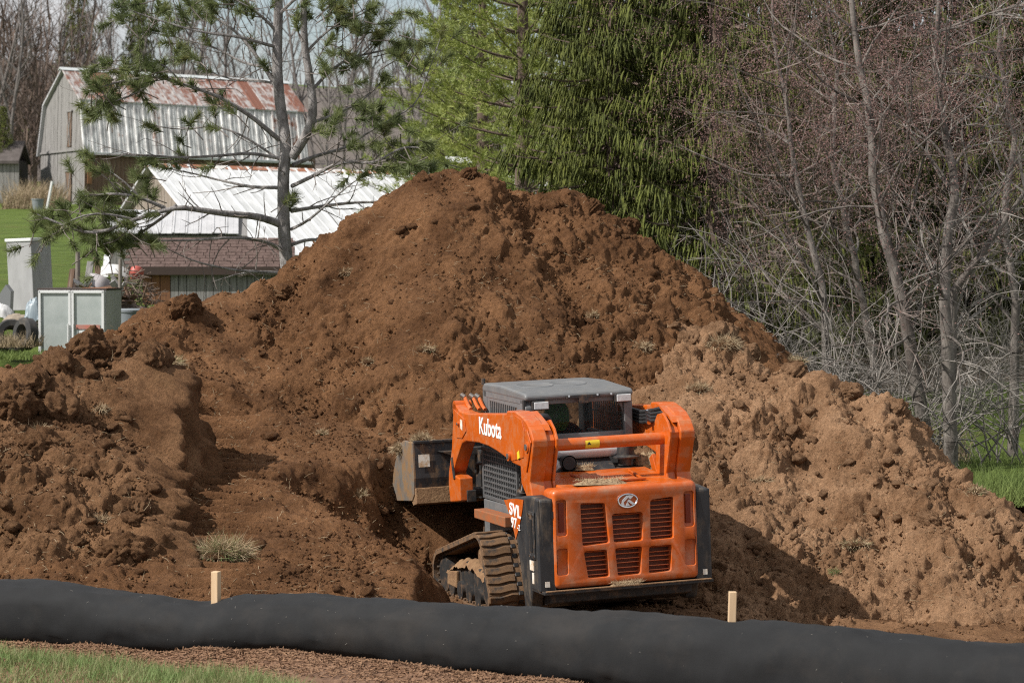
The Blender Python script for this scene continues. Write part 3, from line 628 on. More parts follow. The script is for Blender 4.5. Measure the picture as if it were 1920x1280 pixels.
crumple('plastic_bag', 64, 598, 45.6, .16, .34, mat('pale_blue_plastic', (.26, .31, .34), (.2, .25, .29), scale=4, rough=.4), 'pale blue plastic bag between the tyres and the cooler', 'bag', 6)
crumple('rock', 36, 606, 46.2, .30, .16, mat('field_stone', (.2, .165, .125), (.3, .25, .2), scale=5, rough=.95, bump=.5), 'brown field stone beside the tarp', 'rock', 9)
pd = MB().prism([(-.10, 0), (.12, 0), (.14, .40), (.05, .52), (-.06, .36)], 0, .3, 'y').build('grey_barrel_piece', mat('grey_plastic2', (.22, .225, .235), rough=.5)); pd.location = at(6, 588, 48); pd.name = 'plastic_offcut'; tag(pd, 'grey upright plastic offcut at the left edge above the tarp', 'offcut')
# ================================================================== vegetation
M_bark_pale = mat('pale_lichen_bark', (.05, .04, .034), (.19, .168, .148), scale=7, rough=.9, bump=.5, bscale=30, c3=(.07, .05, .04), s3=4, p3=(.55, .7), a3=.8, stretch=(1, 1, .5))
M_twig_pale = mat('pale_twig', (.14, .125, .108), (.26, .238, .215), scale=3, rough=.9)
M_twig_brown = mat('brown_twig', (.12, .092, .08), (.19, .15, .13), scale=3, rough=.9)
M_bud = mat('red_bud', (.14, .077, .068), (.24, .142, .125), scale=.8, rough=.8, trans=.25)
M_bark_pine = mat('pine_bark', (.12, .108, .102), (.34, .32, .31), scale=9, rough=.95, bump=.9, bscale=26, bdist=.04, stretch=(1, 1, .4))
M_pine_twig = mat('pine_twig', (.10, .08, .07), (.22, .19, .17), scale=6, rough=.95)
M_needle = mat('pine_needles', (.10, .13, .047), (.205, .235, .09), scale=1.6, rough=.55, trans=.35, c3=(.25, .20, .06), s3=2.3, p3=(.55, .72), a3=.75)
M_spruce = mat('spruce_needles', (.065, .085, .013), (.165, .185, .028), scale=1.3, rough=.75, trans=.25, spk=.4, sspk=6, bump=.8, bscale=70, bdist=.02, c3=(.22, .215, .035), s3=3.0, p3=(.56, .75), a3=.6)
M_wpine = mat('white_pine_needles', (.15, .20, .04), (.30, .33, .08), scale=.9, rough=.6, trans=.3, c3=(.25, .23, .045), s3=1.2, p3=(.55, .72), a3=.6)
M_wood_far = mat('far_bark', (.105, .092, .085), (.185, .165, .155), scale=.5, rough=1)
M_wood_brown = mat('brown_thicket_bark', (.085, .06, .047), (.14, .10, .08), scale=.6, rough=1)
M_floor = mat('leaf_litter', (.075, .05, .03), (.15, .105, .06), scale=1.2, rough=1, bump=.8, bscale=25, bdist=.05, c3=(.05, .075, .02), s3=.8, p3=(.5, .7), a3=.7)
def rvec(rng): 
    while True:
        v = Vector((rng.uniform(-1, 1), rng.uniform(-1, 1), rng.uniform(-1, 1)))
        if .05 < v.length < 1: return v.normalized()
def grow(rng, p, d, length, r, depth, P, out, tips):
    n = max(2, int(length / P['seg'][depth])); sl_ = length / n; d = d.normalized(); rad = r
    pts = [p.copy()]
    for i in range(n):
        d = (d + rvec(rng) * P['wander'][depth] + Vector((0, 0, P['up'][depth]))).normalized()
        q = p + d * sl_; r2 = r * (1 - .75 * (i + 1) / n) if depth else r * (1 - .62 * (i + 1) / n)
        out.append((tuple(p), tuple(q), rad, r2, depth)); p = q; rad = r2; pts.append(p.copy())
        if depth < P['depth'] and (i + 1) / n > P['bare'][depth]:
            k = P['kids'][depth]; k = int(k) + (rng.random() < k - int(k))
            for _ in range(k):
                ax = d.cross(rvec(rng)).normalized(); ang = R(rng.uniform(*P['ang'][depth]))
                cd = (d * math.cos(ang) + ax * math.sin(ang)).normalized()
                cl = P['len'][depth + 1] * rng.uniform(.55, 1.15) * (1.1 - .6 * (i + 1) / n)
                grow(rng, p, cd, cl, min(rad * .62, P['rad'][depth + 1]), depth + 1, P, out, tips)
    if depth >= P['depth'] - 1: tips.append((tuple(p), tuple(d)))
def wood_objs(out, split, names, mats, parent, sides=(6, 3)):
    th = [s for s in out if s[4] <= split]; tw = [s for s in out if s[4] > split]; res = []
    for S, nm, m, k in ((th, names[0], mats[0], sides[0]), (tw, names[1], mats[1], sides[1])):
        if not S: continue
        Vv, Fq = segs_arrays(S, k) if k else ribbons(S); o = link(nm, npmesh(nm, Vv, Fq, True), m, parent); res.append(o)
    return res
def blades(C, D, Ls, Ws, rs):
    """thin triangles: centre points, directions, lengths, widths"""
    n = len(C); D = D / (np.linalg.norm(D, axis=1, keepdims=True) + 1e-9)
    q = np.cross(D, rs.normal(size=(n, 3))); q /= np.linalg.norm(q, axis=1, keepdims=True) + 1e-9
    V = np.empty((n, 3, 3)); V[:, 0] = C - q * Ws[:, None]; V[:, 1] = C + q * Ws[:, None]; V[:, 2] = C + D * Ls[:, None]
    return V.reshape(-1, 3), np.arange(3 * n).reshape(-1, 3)
def gz(x, y): return float(lawn_z(x, y))
# ---- woodland floor and far hillside
yy = np.concatenate([np.arange(33.5, 70, .5), np.arange(70, 146, 4)]); xx = np.concatenate([np.arange(1.5, 24, .3), np.arange(24, 90, 4)])
X, Y = np.meshgrid(xx, yy)
edge_ = sstep(.2, 1.2, X - 1.5) * sstep(33.5, 34.4, Y + .4 * fbm(X, Y, .5, 2, 3)) * np.maximum(sstep(5.6, 4.6, X - .0 * Y + .5 * fbm(X, Y, .4, 2, 6)), sstep(41, 43.5, Y + .6 * fbm(X, Y, .3, 2, 7)))
Zf = lawn_z(X, Y) - .12 + .18 * edge_ + .07 * fbm(X, Y, .9, 3, 12) + .03 * bumps(X, Y, .4, 31)
tag(link('woodland_floor', grid_mesh('woodland_floor', X, Y, Zf), M_floor), kind='structure')
yy = np.arange(139, 436, 6.0); xx = np.arange(-150, 151, 6.0); X, Y = np.meshgrid(xx, yy)
Zf = lawn_z(X, Y) + .5 * sstep(139, 147, Y) - .3 + 1.2 * fbm(X, Y, .05, 3, 8)
tag(link('hillside', grid_mesh('hillside', X, Y, Zf), mat('hillside_floor', (.085, .07, .06), (.13, .108, .092), scale=.12, rough=1)), kind='structure')
# ---- far wood on the hill: one mass
rng = random.Random(11); S = []
Pfar = dict(depth=2, seg=[1.6, 1.1, .9], wander=[.17, .3, .38], up=[.05, .10, .06], bare=[.12, .1, 1], kids=[2.4, 1.7, 0], ang=[(25, 55), (25, 60), (0, 1)], len=[11, 4.2, 2.0], rad=[.16, .07, .028])
protos = []
for k in range(4):
    o_, t_ = [], []; grow(rng, Vector((0, 0, 0)), Vector((0, 0, 1)), 11.5, .17, 0, Pfar, o_, t_); protos.append(np.array([[*s[0], *s[1], s[2], s[3]] for s in o_]))
rows = []
for i in range(170):
    d = rng.uniform(185, 400); x = rng.uniform(-.215, .10) * d; pr = protos[rng.randrange(4)].copy()
    a = rng.uniform(0, 6.28); s_ = rng.uniform(.75, 1.25); ca, sa = math.cos(a) * s_, math.sin(a) * s_
    for o0 in (0, 3):
        px_, py_ = pr[:, o0].copy(), pr[:, o0 + 1].copy(); pr[:, o0] = px_ * ca - py_ * sa + x; pr[:, o0 + 1] = px_ * sa + py_ * ca + d; pr[:, o0 + 2] = pr[:, o0 + 2] * s_ + gz(x, d)
    pr[:, 6:] *= s_ * .55; rows.append(pr)
A = np.concatenate(rows); A = A[:70000]
Vv, Fq = ribbons([((r[0], r[1], r[2]), (r[3], r[4], r[5]), r[6] * 1.2, r[7] * 1.2) for r in A])
tag(link('distant_wood', npmesh('distant_wood', Vv, Fq, True), M_wood_far), 'grey leafless wood covering the far hillside behind the barn', 'wood', kind='stuff')
# ---- individual bare trees behind the barn
Pb = dict(depth=3, seg=[1.3, .9, .6, .4], wander=[.16, .28, .34, .4], up=[.05, .12, .10, .06], bare=[.22, .15, .1, 1], kids=[2.3, 1.9, 1.5, 0], ang=[(20, 50), (25, 55), (25, 60), (0, 1)], len=[11, 4.6, 2.2, 1.1], rad=[.15, .06, .026, .013])
bare = []
for k in range(3):
    o_, t_ = [], []; grow(rng, Vector((0, 0, 0)), Vector((0, 0, 1)), 11.0, .14, 0, Pb, o_, t_)
    e = empty('bare_tree'); wood_objs(o_, 1, ('trunk', 'crown'), (M_wood_far, M_wood_far), e, (5, 0)); bare.append(e)
spots = [(20, 148, 0, 1.0), (75, 165, 1, 1.0), (-20, 150, 1, 1.05), (118, 172, 2, 1.0), (185, 178, 0, .95), (245, 182, 1, 1.05), (300, 170, 2, 1.1), (352, 178, 0, 1.15), (410, 175, 1, 1.0), (478, 182, 2, 1.15), (640, 160, 0, .95), (700, 150, 1, .8), (755, 145, 2, .85), (800, 150, 0, .9), (590, 182, 2, 1.1), (850, 165, 1, 1.1), (615, 128, 1, .62), (668, 136, 0, .72), (725, 122, 2, .6), (780, 132, 1, .7), (825, 126, 0, .62), (40, 172, 2, 1.15), (148, 160, 0, .85), (5, 180, 1, 1.2), (220, 165, 2, .85)]
for i, (px, d, k, s_) in enumerate(spots):
    o = bare[k] if i in (0, 1, 3) else copy_tree(bare[k])
    x = (px - 960) / FPX * d; o.location = (x, d, gz(x, d) - .1); o.scale = (s_, s_, s_); o.rotation_euler = (0, 0, i * 1.9)
    if px < 160: lb, gr = 'brown leafless tree in the thicket left of the barn', 'bare trees left of the barn'
    elif px < 560: lb, gr = 'grey leafless tree standing against the sky behind the barn roof', 'bare trees behind the barn'
    else: lb, gr = 'thin leafless tree between the barn and the green pines', 'bare trees right of the barn'
    tag(o, lb, 'tree', gr)
# fill the left thicket: many thin stems and brush, one mass
S = []; rows = []
for i in range(95):
    d = rng.uniform(146, 180); x = (rng.uniform(-60, 135) - 960) / FPX * d; pr = protos[rng.randrange(4)].copy(); a = rng.uniform(0, 6.28); s_ = rng.uniform(.45, 1.05); ca, sa = math.cos(a) * s_, math.sin(a) * s_
    for o0 in (0, 3):
        px_, py_ = pr[:, o0].copy(), pr[:, o0 + 1].copy(); pr[:, o0] = px_ * ca - py_ * sa + x; pr[:, o0 + 1] = px_ * sa + py_ * ca + d; pr[:, o0 + 2] = pr[:, o0 + 2] * s_ + gz(x, d) - .3
    pr[:, 6:] *= s_ * .6; rows.append(pr)
A = np.concatenate(rows)
Vv, Fq = ribbons([((r[0], r[1], r[2]), (r[3], r[4], r[5]), r[6] * 1.2, r[7] * 1.2) for r in A])
tag(link('thicket', npmesh('thicket', Vv, Fq, True), M_wood_brown), 'dense brown thicket of thin stems at the far left', 'thicket', kind='stuff')
# ---- conifers with drooping sprays
def spruce(H, rad, seed, zmin=.2, dens=1.0):
    rs = np.random.RandomState(seed); C = []; D = []; br = []
    h = zmin
    while h < H - .3:
        nb = 7; base_a = rs.uniform(0, 6.28)
        for k in range(nb):
            a = base_a + 2 * np.pi * k / nb + rs.uniform(-.3, .3); Lb = (rad * (1 - (h / H) ** 1.25) + .25) * rs.uniform(.7, 1.12)
            n = max(3, int(Lb / .16)); prev = None; lift = rs.uniform(-.1, .2)
            for i in range(n + 1):
                t = i / n; r_ = Lb * t; z = h + lift * r_ - .42 * Lb * (t * (1 - .62 * t)) * .9 + .10 * Lb * t ** 3
                aa = a + .10 * np.sin(t * 3 + k); p = np.array([r_ * np.cos(aa), r_ * np.sin(aa), z])
                if prev is not None: br.append((tuple(prev), tuple(p), .028 * (1 - t) + .006, .028 * (1 - t) + .005, 1))
                prev = p
                if t > .22:
                    ns = int(rs.poisson(5.2 * dens))
                    for _ in range(ns):
                        side = rs.uniform(-1, 1) * (.12 + .22 * Lb * (1 - abs(t - .55)) * .5)
                        q = p + np.array([-np.sin(aa), np.cos(aa), 0]) * side + rs.normal(size=3) * .04; q[2] -= abs(side) * .35
                        C.append(q); out_ = .35 + .25 * t
                        D.append([np.cos(aa) * out_ - np.sin(aa) * side, np.sin(aa) * out_ + np.cos(aa) * side, -rs.uniform(.5, 1.3)])
        h += rs.uniform(.24, .36)
    C = np.array(C); D = np.array(D); D /= np.linalg.norm(D, axis=1, keepdims=True); m = len(C)
    ln = rs.uniform(.15, .44, m); rad_ = rs.uniform(.012, .024, m)
    # every spray is a soft hanging rope: a three sided taper that turns downwards, fringed with needles
    ns = 3; Pp = [C]; Dd = D.copy()
    for i in range(ns):
        Dd = Dd + np.array([0, 0, -.55]) + rs.normal(size=D.shape) * .18; Dd /= np.linalg.norm(Dd, axis=1, keepdims=True); Pp.append(Pp[-1] + Dd * (ln / ns)[:, None])
    u = np.cross(D, np.array([.3, .2, 1.0])); u /= np.linalg.norm(u, axis=1, keepdims=True) + 1e-9; v = np.cross(D, u)
    V = np.empty((m, (ns + 1) * 3, 3)); shape = [.45, 1.0, .9, .25]
    for i in range(ns + 1):
        for q in range(3):
            a = 2 * np.pi * q / 3 + i * .5; V[:, i * 3 + q] = Pp[i] + (u * np.cos(a) + v * np.sin(a)) * (rad_ * shape[i] * rs.uniform(.6, 1.4, m))[:, None]
    fq = []
    for i in range(ns):
        for q in range(3): a, b = i * 3 + q, i * 3 + (q + 1) % 3; fq += [(a, b, b + 3), (a, b + 3, a + 3)]
    F1 = (np.arange(m) * (ns + 1) * 3)[:, None, None] + np.array(fq)[None]
    k = 5; ci = np.repeat(np.arange(m), k); t = rs.random(m * k); P = C[ci] + (Pp[-1] - C)[ci] * t[:, None]
    V2, F2 = blades(P, (Pp[-1] - C)[ci] / ln[ci][:, None] * .7 + rs.normal(size=P.shape) * .6, rs.uniform(.05, .09, len(P)), rs.uniform(.005, .009, len(P)), rs)
    V = V.reshape(-1, 3); return br, np.concatenate([V, V2]), np.concatenate([F1.reshape(-1, 3), F2 + len(V)])
def conifer(name, H, rad, seed, m, trunk_r=.2, dens=1.0, zmin=.2):
    e = empty(name); br, Vv, Fc = spruce(H, rad, seed, zmin, dens)
    o = link('crown', npmesh('crown', Vv, Fc), m, e)
    tr = [((0, 0, H * i / 10), (0, 0, H * (i + 1) / 10), trunk_r * (1 - i / 10) + .02, trunk_r * (1 - (i + 1) / 10) + .02, 0) for i in range(10)]
    wood_objs(tr + br, 0, ('trunk', 'branches'), (M_wood_brown, M_wood_brown), e, (8, 0)); return e
sp1 = conifer('spruce_tree', 12.5, 2.35, 21, M_spruce, .2, 1.0); sp2 = conifer('spruce_tree', 13.5, 2.5, 22, M_spruce, .22, .95)
def place_tree(e, px, d, s_=1, rz=0, dz=-.1, label=None, cat='tree', group=None):
    x = (px - 960) / FPX * d; e.location = (x, d, gz(x, d) + dz); e.scale = (s_, s_, s_); e.rotation_euler = (0, 0, rz); tag(e, label, cat, group); return e
place_tree(sp1, 1150, 42.5, .88, .4, -.3, 'drooping green spruce directly behind the top of the soil heap')
place_tree(sp2, 1345, 42.0, 1.02, 1.0, -.3, 'tall dark drooping spruce between the heap and the bare maples')
for i, (px, d, s_, lb) in enumerate(((1490, 47, 1.0, 'dark spruce half hidden behind the leftmost reddish branches'), (1640, 49.5, 1.05, 'dark spruce behind the left pale trunk'), (1790, 48, 1.0, 'dark spruce behind the right pale trunk'), (1940, 50, 1.1, 'dark spruce cut by the right edge of the picture'), (1225, 49, 1.15, 'dark spruce rising behind the gap between the two front spruces'))):
    place_tree(copy_tree((sp1, sp2)[i % 2]), px, d, s_, 1.3 + i * 2.1, -.3, lb)
# ---- soft white pines
def wpine(H, rad, seed, zmin=.8):
    rs = np.random.RandomState(seed); C = []; D = []; br = []; h = zmin
    while h < H - .3:
        nb = 6; a0 = rs.uniform(0, 6.28)
        for k in range(nb):
            a = a0 + 2 * np.pi * k / nb + rs.uniform(-.3, .3); Lb = (rad * (1 - (h / H) ** 1.6) + .3) * rs.uniform(.65, 1.15); n = max(3, int(Lb / .22)); prev = None
            for i in range(n + 1):
                t = i / n; r_ = Lb * t; z = h + .10 * r_ + .22 * Lb * t * t; p = np.array([r_ * np.cos(a), r_ * np.sin(a), z])
                if prev is not None: br.append((tuple(prev), tuple(p), .03 * (1 - t) + .006, .03 * (1 - t) + .005, 1))
                prev = p
                if t > .38:
                    for _ in range(rs.poisson(6.5)):
                        side = rs.normal() * .20 * Lb * (.4 + .4 * (1 - t)); q = p + np.array([-np.sin(a), np.cos(a), 0]) * side + rs.normal(size=3) * np.array([.08, .08, .05]); q[2] += .06 * abs(side)
                        C.append(q); D.append([np.cos(a), np.sin(a), rs.uniform(.1, .9)])
        h += rs.uniform(.42, .62)
    C = np.array(C); D = np.array(D); m = len(C); k = 12; ci = np.repeat(np.arange(m), k)
    ori = D[ci] + rs.normal(size=(m * k, 3)) * .75
    V, Fc = blades(C[ci] + rs.normal(size=(m * k, 3)) * .025, ori, rs.uniform(.10, .19, m * k), rs.uniform(.008, .014, m * k), rs)
    return br, V, Fc
def white_pine(H, rad, seed):
    e = empty('white_pine'); br, Vv, Fc = wpine(H, rad, seed); link('crown', npmesh('crown', Vv, Fc), M_wpine, e)
    tr = [((0, 0, H * i / 10), (0, 0, H * (i + 1) / 10), .2 * (1 - i / 10) + .02, .2 * (1 - (i + 1) / 10) + .02, 0) for i in range(10)]
    wood_objs(tr + br, 0, ('trunk', 'branches'), (M_wood_brown, M_wood_brown), e, (8, 3)); return e
wp = white_pine(13, 2.9, 31)
place_tree(wp, 980, 56, 1.0, .3, -.3, 'soft yellow-green white pine left of the drooping spruces')
place_tree(copy_tree(wp), 1130, 60, 1.15, 2.0, -.3, 'tall white pine showing above the spruces')
place_tree(copy_tree(wp), 905, 66, 1.0, 4.0, -1.2, 'low leftmost white pine behind the peak of the heap')
cedar = copy_tree(sp1); place_tree(cedar, 8, 134, .42, 0, -.2, 'small yellowish evergreen at the far left edge beside the grey shed')
place_tree(copy_tree(sp2), 150, 190, 1.0, 1, -.2, 'dark evergreen behind the barn ridge at its left end')
place_tree(copy_tree(sp1), 262, 192, 1.0, 2, -.2, 'dark evergreen behind the middle of the barn ridge')
place_tree(copy_tree(sp2), 870, 78, .75, 3, -.4, 'dark evergreen top above the peak of the heap')
# ---- bare maples at the right
Pm = dict(depth=4, seg=[.5, .32, .22, .16, .13], wander=[.10, .2, .28, .34, .34], up=[.03, .02, .0, -.02, -.02], bare=[.25, .12, .1, .1, 1], kids=[1.3, 1.5, 1.5, 1.25, 0], ang=[(30, 75), (25, 65), (25, 60), (25, 60), (0, 1)], len=[8, 2.9, 1.35, .65, .34], rad=[.10, .019, .011, .007, .0052])
def maple(px_path, r0, seed, label, buds=True, P=Pm, kidscale=1.0):
    rng = random.Random(seed); pts = [U(*q) for q in px_path]; base = pts[0].copy(); base.z = gz(base.x, base.y) - .05; pts[0] = base
    e = empty('bare_maple', base, 0, label, 'tree', None); out, tips = [], []
    # refine the trunk
    fine = []
    for a, b in zip(pts, pts[1:]):
        n = max(1, int((b - a).length / .35))
        for i in range(n): fine.append(a.lerp(b, i / n) + rvec(rng) * .025)
    fine.append(pts[-1]); m_ = len(fine)
    for i in range(m_ - 1):
        ra = r0 * (1 - .8 * i / m_); rb = r0 * (1 - .8 * (i + 1) / m_); a, b = fine[i] - base, fine[i + 1] - base
        out.append((tuple(a), tuple(b), ra, rb, 0))
        if i / m_ > .16:
            for _ in range(int(1.9 * kidscale) + (rng.random() < (1.9 * kidscale) % 1)):
                d = (fine[i + 1] - fine[i]).normalized(); ax = d.cross(rvec(rng)).normalized(); an = R(rng.uniform(35, 85)); cd = d * math.cos(an) + ax * math.sin(an)
                grow(rng, b.copy(), cd, P['len'][1] * rng.uniform(.5, 1.15) * (1.1 - .45 * i / m_), min(rb * .55, P['rad'][1]), 1, P, out, tips)
    wood_objs(out, 1, ('trunk', 'twigs'), (M_bark_pale, M_twig_brown if seed % 2 else M_twig_pale), e, (6, 0))
    # reddish buds on the fine twigs, more of them high up
    rs = np.random.RandomState(seed); T = np.array([s[1] for s in out if s[4] >= 3]); 
    keep = rs.random(len(T)) < np.clip((T[:, 2] - 1.7) / 3.2, .0, .85) * (.35 if seed == 43 else 1); T = T[keep]; T = np.repeat(T, 3, 0) + rs.normal(size=(len(T) * 3, 3)) * .05
    Vv, Fc = blades(T, rs.normal(size=T.shape), rs.uniform(.014, .03, len(T)), rs.uniform(.006, .012, len(T)), rs)
    tag(link('buds', npmesh('buds', Vv, Fc), M_bud, e), kind='stuff'); return e
maple([(1745, 830, 33.5), (1712, 690, 33.4), (1690, 560, 33.3), (1655, 440, 33.4), (1640, 330, 33.5), (1625, 200, 33.6), (1600, 60, 33.7), (1580, -120, 33.8)], .105, 41, 'pale barked bare maple leaning left above the dry bank')
maple([(1785, 830, 33.0), (1775, 700, 33.0), (1768, 560, 33.0), (1775, 430, 33.1), (1790, 370, 33.1), (1775, 260, 33.2), (1755, 120, 33.2), (1760, -60, 33.3)], .10, 42, 'upright bare maple with a white streaked trunk at the right')
maple([(1900, 720, 35.5), (1905, 560, 35.6), (1880, 420, 35.8), (1900, 260, 36), (1870, 100, 36), (1880, -80, 36)], .08, 43, 'bare maple nearest the right edge of the picture')
maple([(1560, 690, 37), (1540, 520, 37), (1500, 380, 37.2), (1480, 220, 37.4), (1450, 60, 37.5), (1440, -60, 37.6)], .07, 45, 'slender reddish budded maple in front of the dark spruces')
maple([(1660, 690, 39), (1600, 480, 39), (1560, 300, 39.2), (1570, 140, 39.4), (1545, -40, 39.5)], .075, 47, 'budding maple behind the left leaning trunk')
# the big fork of the upright maple
rng = random.Random(5); out, tips = [], []
e = empty('bare_maple', U(1790, 640, 33.6), 0, 'bare maple limb slanting up to the right edge', 'tree')
base = U(1782, 830, 33.6); base.z = gz(base.x, base.y); e.location = base
pth = [base, U(1785, 640, 33.6), U(1788, 545, 33.5), U(1830, 490, 33.4), U(1880, 420, 33.3), U(1925, 355, 33.2), U(1990, 260, 33.1)]
for i in range(len(pth) - 1):
    out.append((tuple(pth[i] - base), tuple(pth[i + 1] - base), .075 - .01 * i, .065 - .01 * i, 0))
    for _ in range(5 if i > 0 else 0):
        grow(rng, pth[i].lerp(pth[i + 1], rng.random()) - base, (pth[i + 1] - pth[i]).normalized() + rvec(rng) * 1.0, rng.uniform(.9, 1.9), .022, 2, Pm, out, tips)
wood_objs(out, 1, ('trunk', 'twigs'), (M_bark_pale, M_twig_pale), e, (6, 0))
# low tangle of arching pale brush in front of the woods
Pbr = dict(depth=3, seg=[.22, .16, .13, .1], wander=[.24, .32, .36, .36], up=[-.11, -.05, -.03, 0], bare=[.15, .1, .1, 1], kids=[1.1, 1.3, 1.1, 0], ang=[(20, 60), (25, 60), (25, 60), (0, 1)], len=[2.4, .8, .4, .25], rad=[.010, .0065, .0055, .0045])
labs = ['tangled pale brush arching left over the crest of the dry bank', 'tangled brush below the reddish maple', 'low grey brush behind the middle of the bank crest', 'grey brush at the foot of the two pale trunks', 'brush tangle beside the right edge of the picture']
for i, (px, py, d) in enumerate(((1490, 560, 34.0), (1400, 540, 35.5), (1600, 640, 33.6), (1760, 720, 34), (1905, 600, 40))):
    rng = random.Random(70 + i); b = U(px, py, d); b.z = gz(b.x, d); out, tips = [], []
    e = empty('brush', b, 0, labs[i], 'brush')
    for k in range(46):
        p = Vector((rng.uniform(-1.1, 1.1), rng.uniform(-.5, .5), rng.uniform(0, .3))); grow(rng, p, Vector((rng.uniform(-1, .8), rng.uniform(-.6, .6), rng.uniform(.5, 1.5))), rng.uniform(1.2, 2.6 if i > 2 else 4.2), .012, 0, Pbr, out, tips)
    for o in wood_objs(out, 0, ('stems', 'twigs'), (M_twig_pale, M_twig_pale), e, (4, 0)): tag(o, kind='stuff')
# ---- the scraggly pine in front of the farm
DP = 40.0
pine = empty('pine_tree', (0, 0, 0), 0, 'scraggly pine with a forked grey trunk standing before the barn', 'tree')
pb = U(540, 560, DP); pb.z = gz(pb.x, DP) - .3; pine.location = pb
def pin(px, py, dd=0): return U(px, py, DP + dd) - pb
rng = random.Random(9); prs = np.random.RandomState(9)
NC, ND, NL = [], [], []
def limb(path, r0, r1, name, tuft_from=1.1, tuft_n=0, twigs=1.0, m=None, jit=.03, nd=None):
    pts = [pin(*q) for q in path]; fine = []
    for a, b in zip(pts, pts[1:]):
        n = max(1, int((b - a).length / .14))
        for i in range(n): fine.append(a.lerp(b, i / n) + rvec(rng) * jit * min(1, r0 * 12))
    fine.append(pts[-1]); m_ = len(fine)
    # light smoothing
    for _ in range(2): fine = [fine[0]] + [(fine[i - 1] + fine[i] * 2 + fine[i + 1]) / 4 for i in range(1, m_ - 1)] + [fine[-1]]
    rr = [r0 + (r1 - r0) * i / (m_ - 1) for i in range(m_)]
    o = MB().tube(fine, rr, 10 if r0 > .05 else 6).build(name, m or M_bark_pine, pine, smooth=True)
    tw = []
    for i in range(2, m_):
        if rng.random() < .95 * twigs:
            d = (fine[i] - fine[i - 1]).normalized(); cd = (d * rng.uniform(.1, .9) + rvec(rng) * .9 + Vector((0, 0, rng.uniform(-.35, .25)))).normalized()
            L_ = rng.uniform(.2, .85) * (1 if r0 < .06 else .8); p = fine[i].copy(); r_ = min(.0125, rr[i] * .55); n = max(3, int(L_ / .09)); curl = rvec(rng) * .22 + Vector((0, 0, rng.uniform(-.05, .16)))
            for k in range(n):
                cd = (cd + curl * .5 + rvec(rng) * .16).normalized(); q = p + cd * L_ / n; tw.append((tuple(p), tuple(q), r_ * (1 - .6 * k / n), r_ * (1 - .6 * (k + 1) / n)))
                if rng.random() < .20:
                    c2_ = (cd + rvec(rng) * .9).normalized(); s2 = rng.uniform(.08, .25); tw.append((tuple(q), tuple(q + c2_ * s2), r_ * .5, r_ * .3))
                p = q
            if i / m_ > tuft_from and rng.random() < tuft_n * .6: NC.append(p); ND.append(cd); NL.append(1)
    if tuft_n:
        for i in range(2, m_):
            if i / m_ > tuft_from and rng.random() < tuft_n * .3: NC.append(fine[i] + rvec(rng) * .1); ND.append((fine[i] - fine[i - 1]).normalized() + rvec(rng) * .7); NL.append(1)
        NC.append(fine[-1]); ND.append(fine[-1] - fine[-2]); NL.append(1)
    if tw:
        Vv, Fq = segs_arrays(tw, 3); tag(link('dead_twigs', npmesh('dead_twigs', Vv, Fq, True), M_pine_twig, o), kind='stuff')
    return o
limb([(540, 640), (540, 520), (532, 430), (530, 330), (538, 270), (524, 190), (518, 110), (522, 20), (515, -110), (512, -260)], .107, .052, 'trunk', .5, .25, .55, jit=.01)
limb([(548, 298, 0), (575, 258, -.1), (590, 215, -.2), (582, 150, -.2), (572, 90, -.2), (568, 10, -.3), (575, -100, -.3)], .075, .035, 'fork', .5, .5, .9)
limb([(528, 185, 0), (505, 140, .2), (470, 90, .3), (440, 55, .3), (400, 30, .4), (360, 10, .4)], .04, .012, 'branch', .35, .55)
limb([(525, 262, 0), (480, 225, -.3), (420, 185, -.5), (350, 160, -.7), (290, 142, -.9), (230, 150, -1.0), (170, 170, -1.1)], .038, .012, 'branch', .5, .95)
limb([(300, 145, -.9), (260, 175, -.9), (200, 195, -1)], .016, .008, 'branch', .1, .95)
limb([(340, 155, -.7), (300, 110, -.8), (250, 125, -.8), (170, 135, -.9)], .016, .008, 'branch', .3, .9)
limb([(526, 298, 0), (470, 285, -.2), (420, 292, -.4), (340, 296, -.5), (270, 290, -.6), (160, 290, -.7)], .028, .008, 'branch', .6, .3)
limb([(525, 300, 0), (450, 250, .2), (400, 235, .4), (340, 245, .4), (280, 235, .5)], .022, .008, 'branch', .5, .5)
limb([(526, 418, 0), (470, 404, -.4), (400, 398, -.8), (330, 385, -1.1), (280, 402, -1.2), (230, 420, -1.3), (180, 440, -1.4), (110, 420, -1.5), (70, 402, -1.5)], .062, .014, 'branch', .52, 1.0, .9)
limb([(330, 385, -1.1), (290, 420, -1), (250, 445, -.9), (215, 465, -.8)], .03, .01, 'branch', .3, 1.0)
limb([(310, 390, -1.1), (270, 372, -1.3), (220, 360, -1.3), (160, 368, -1.4)], .03, .01, 'branch', .1, 1.0)
limb([(250, 412, -1.2), (200, 400, -1.5), (160, 400, -1.6), (100, 430, -1.7)], .02, .008, 'branch', .1, 1.0)
limb([(260, 368, -1.3), (235, 340, -1.4), (200, 318, -1.4)], .016, .008, 'branch', .1, 1.0)
limb([(528, 352, 0), (470, 352, .3), (420, 340, .5), (360, 325, .6), (310, 315, .7)], .03, .008, 'branch', .7, .3)
limb([(530, 470, 0), (500, 452, -.4), (450, 445, -.6), (380, 450, -.8), (300, 452, -.9), (240, 448, -1)], .034, .008, 'branch', .8, .3)
limb([(530, 512, 0), (480, 510, -.4), (430, 505, -.6), (360, 490, -.9), (320, 470, -1), (290, 455, -1)], .028, .006, 'branch', .8, .15)
limb([(512, 515, 0), (460, 508, -.3), (400, 528, -.5)], .022, .006, 'branch', 1.1, 0)
limb([(548, 310, 0), (600, 290, .3), (650, 278, .5), (700, 240, .6), (740, 220, .7)], .034, .01, 'branch', .5, .7)
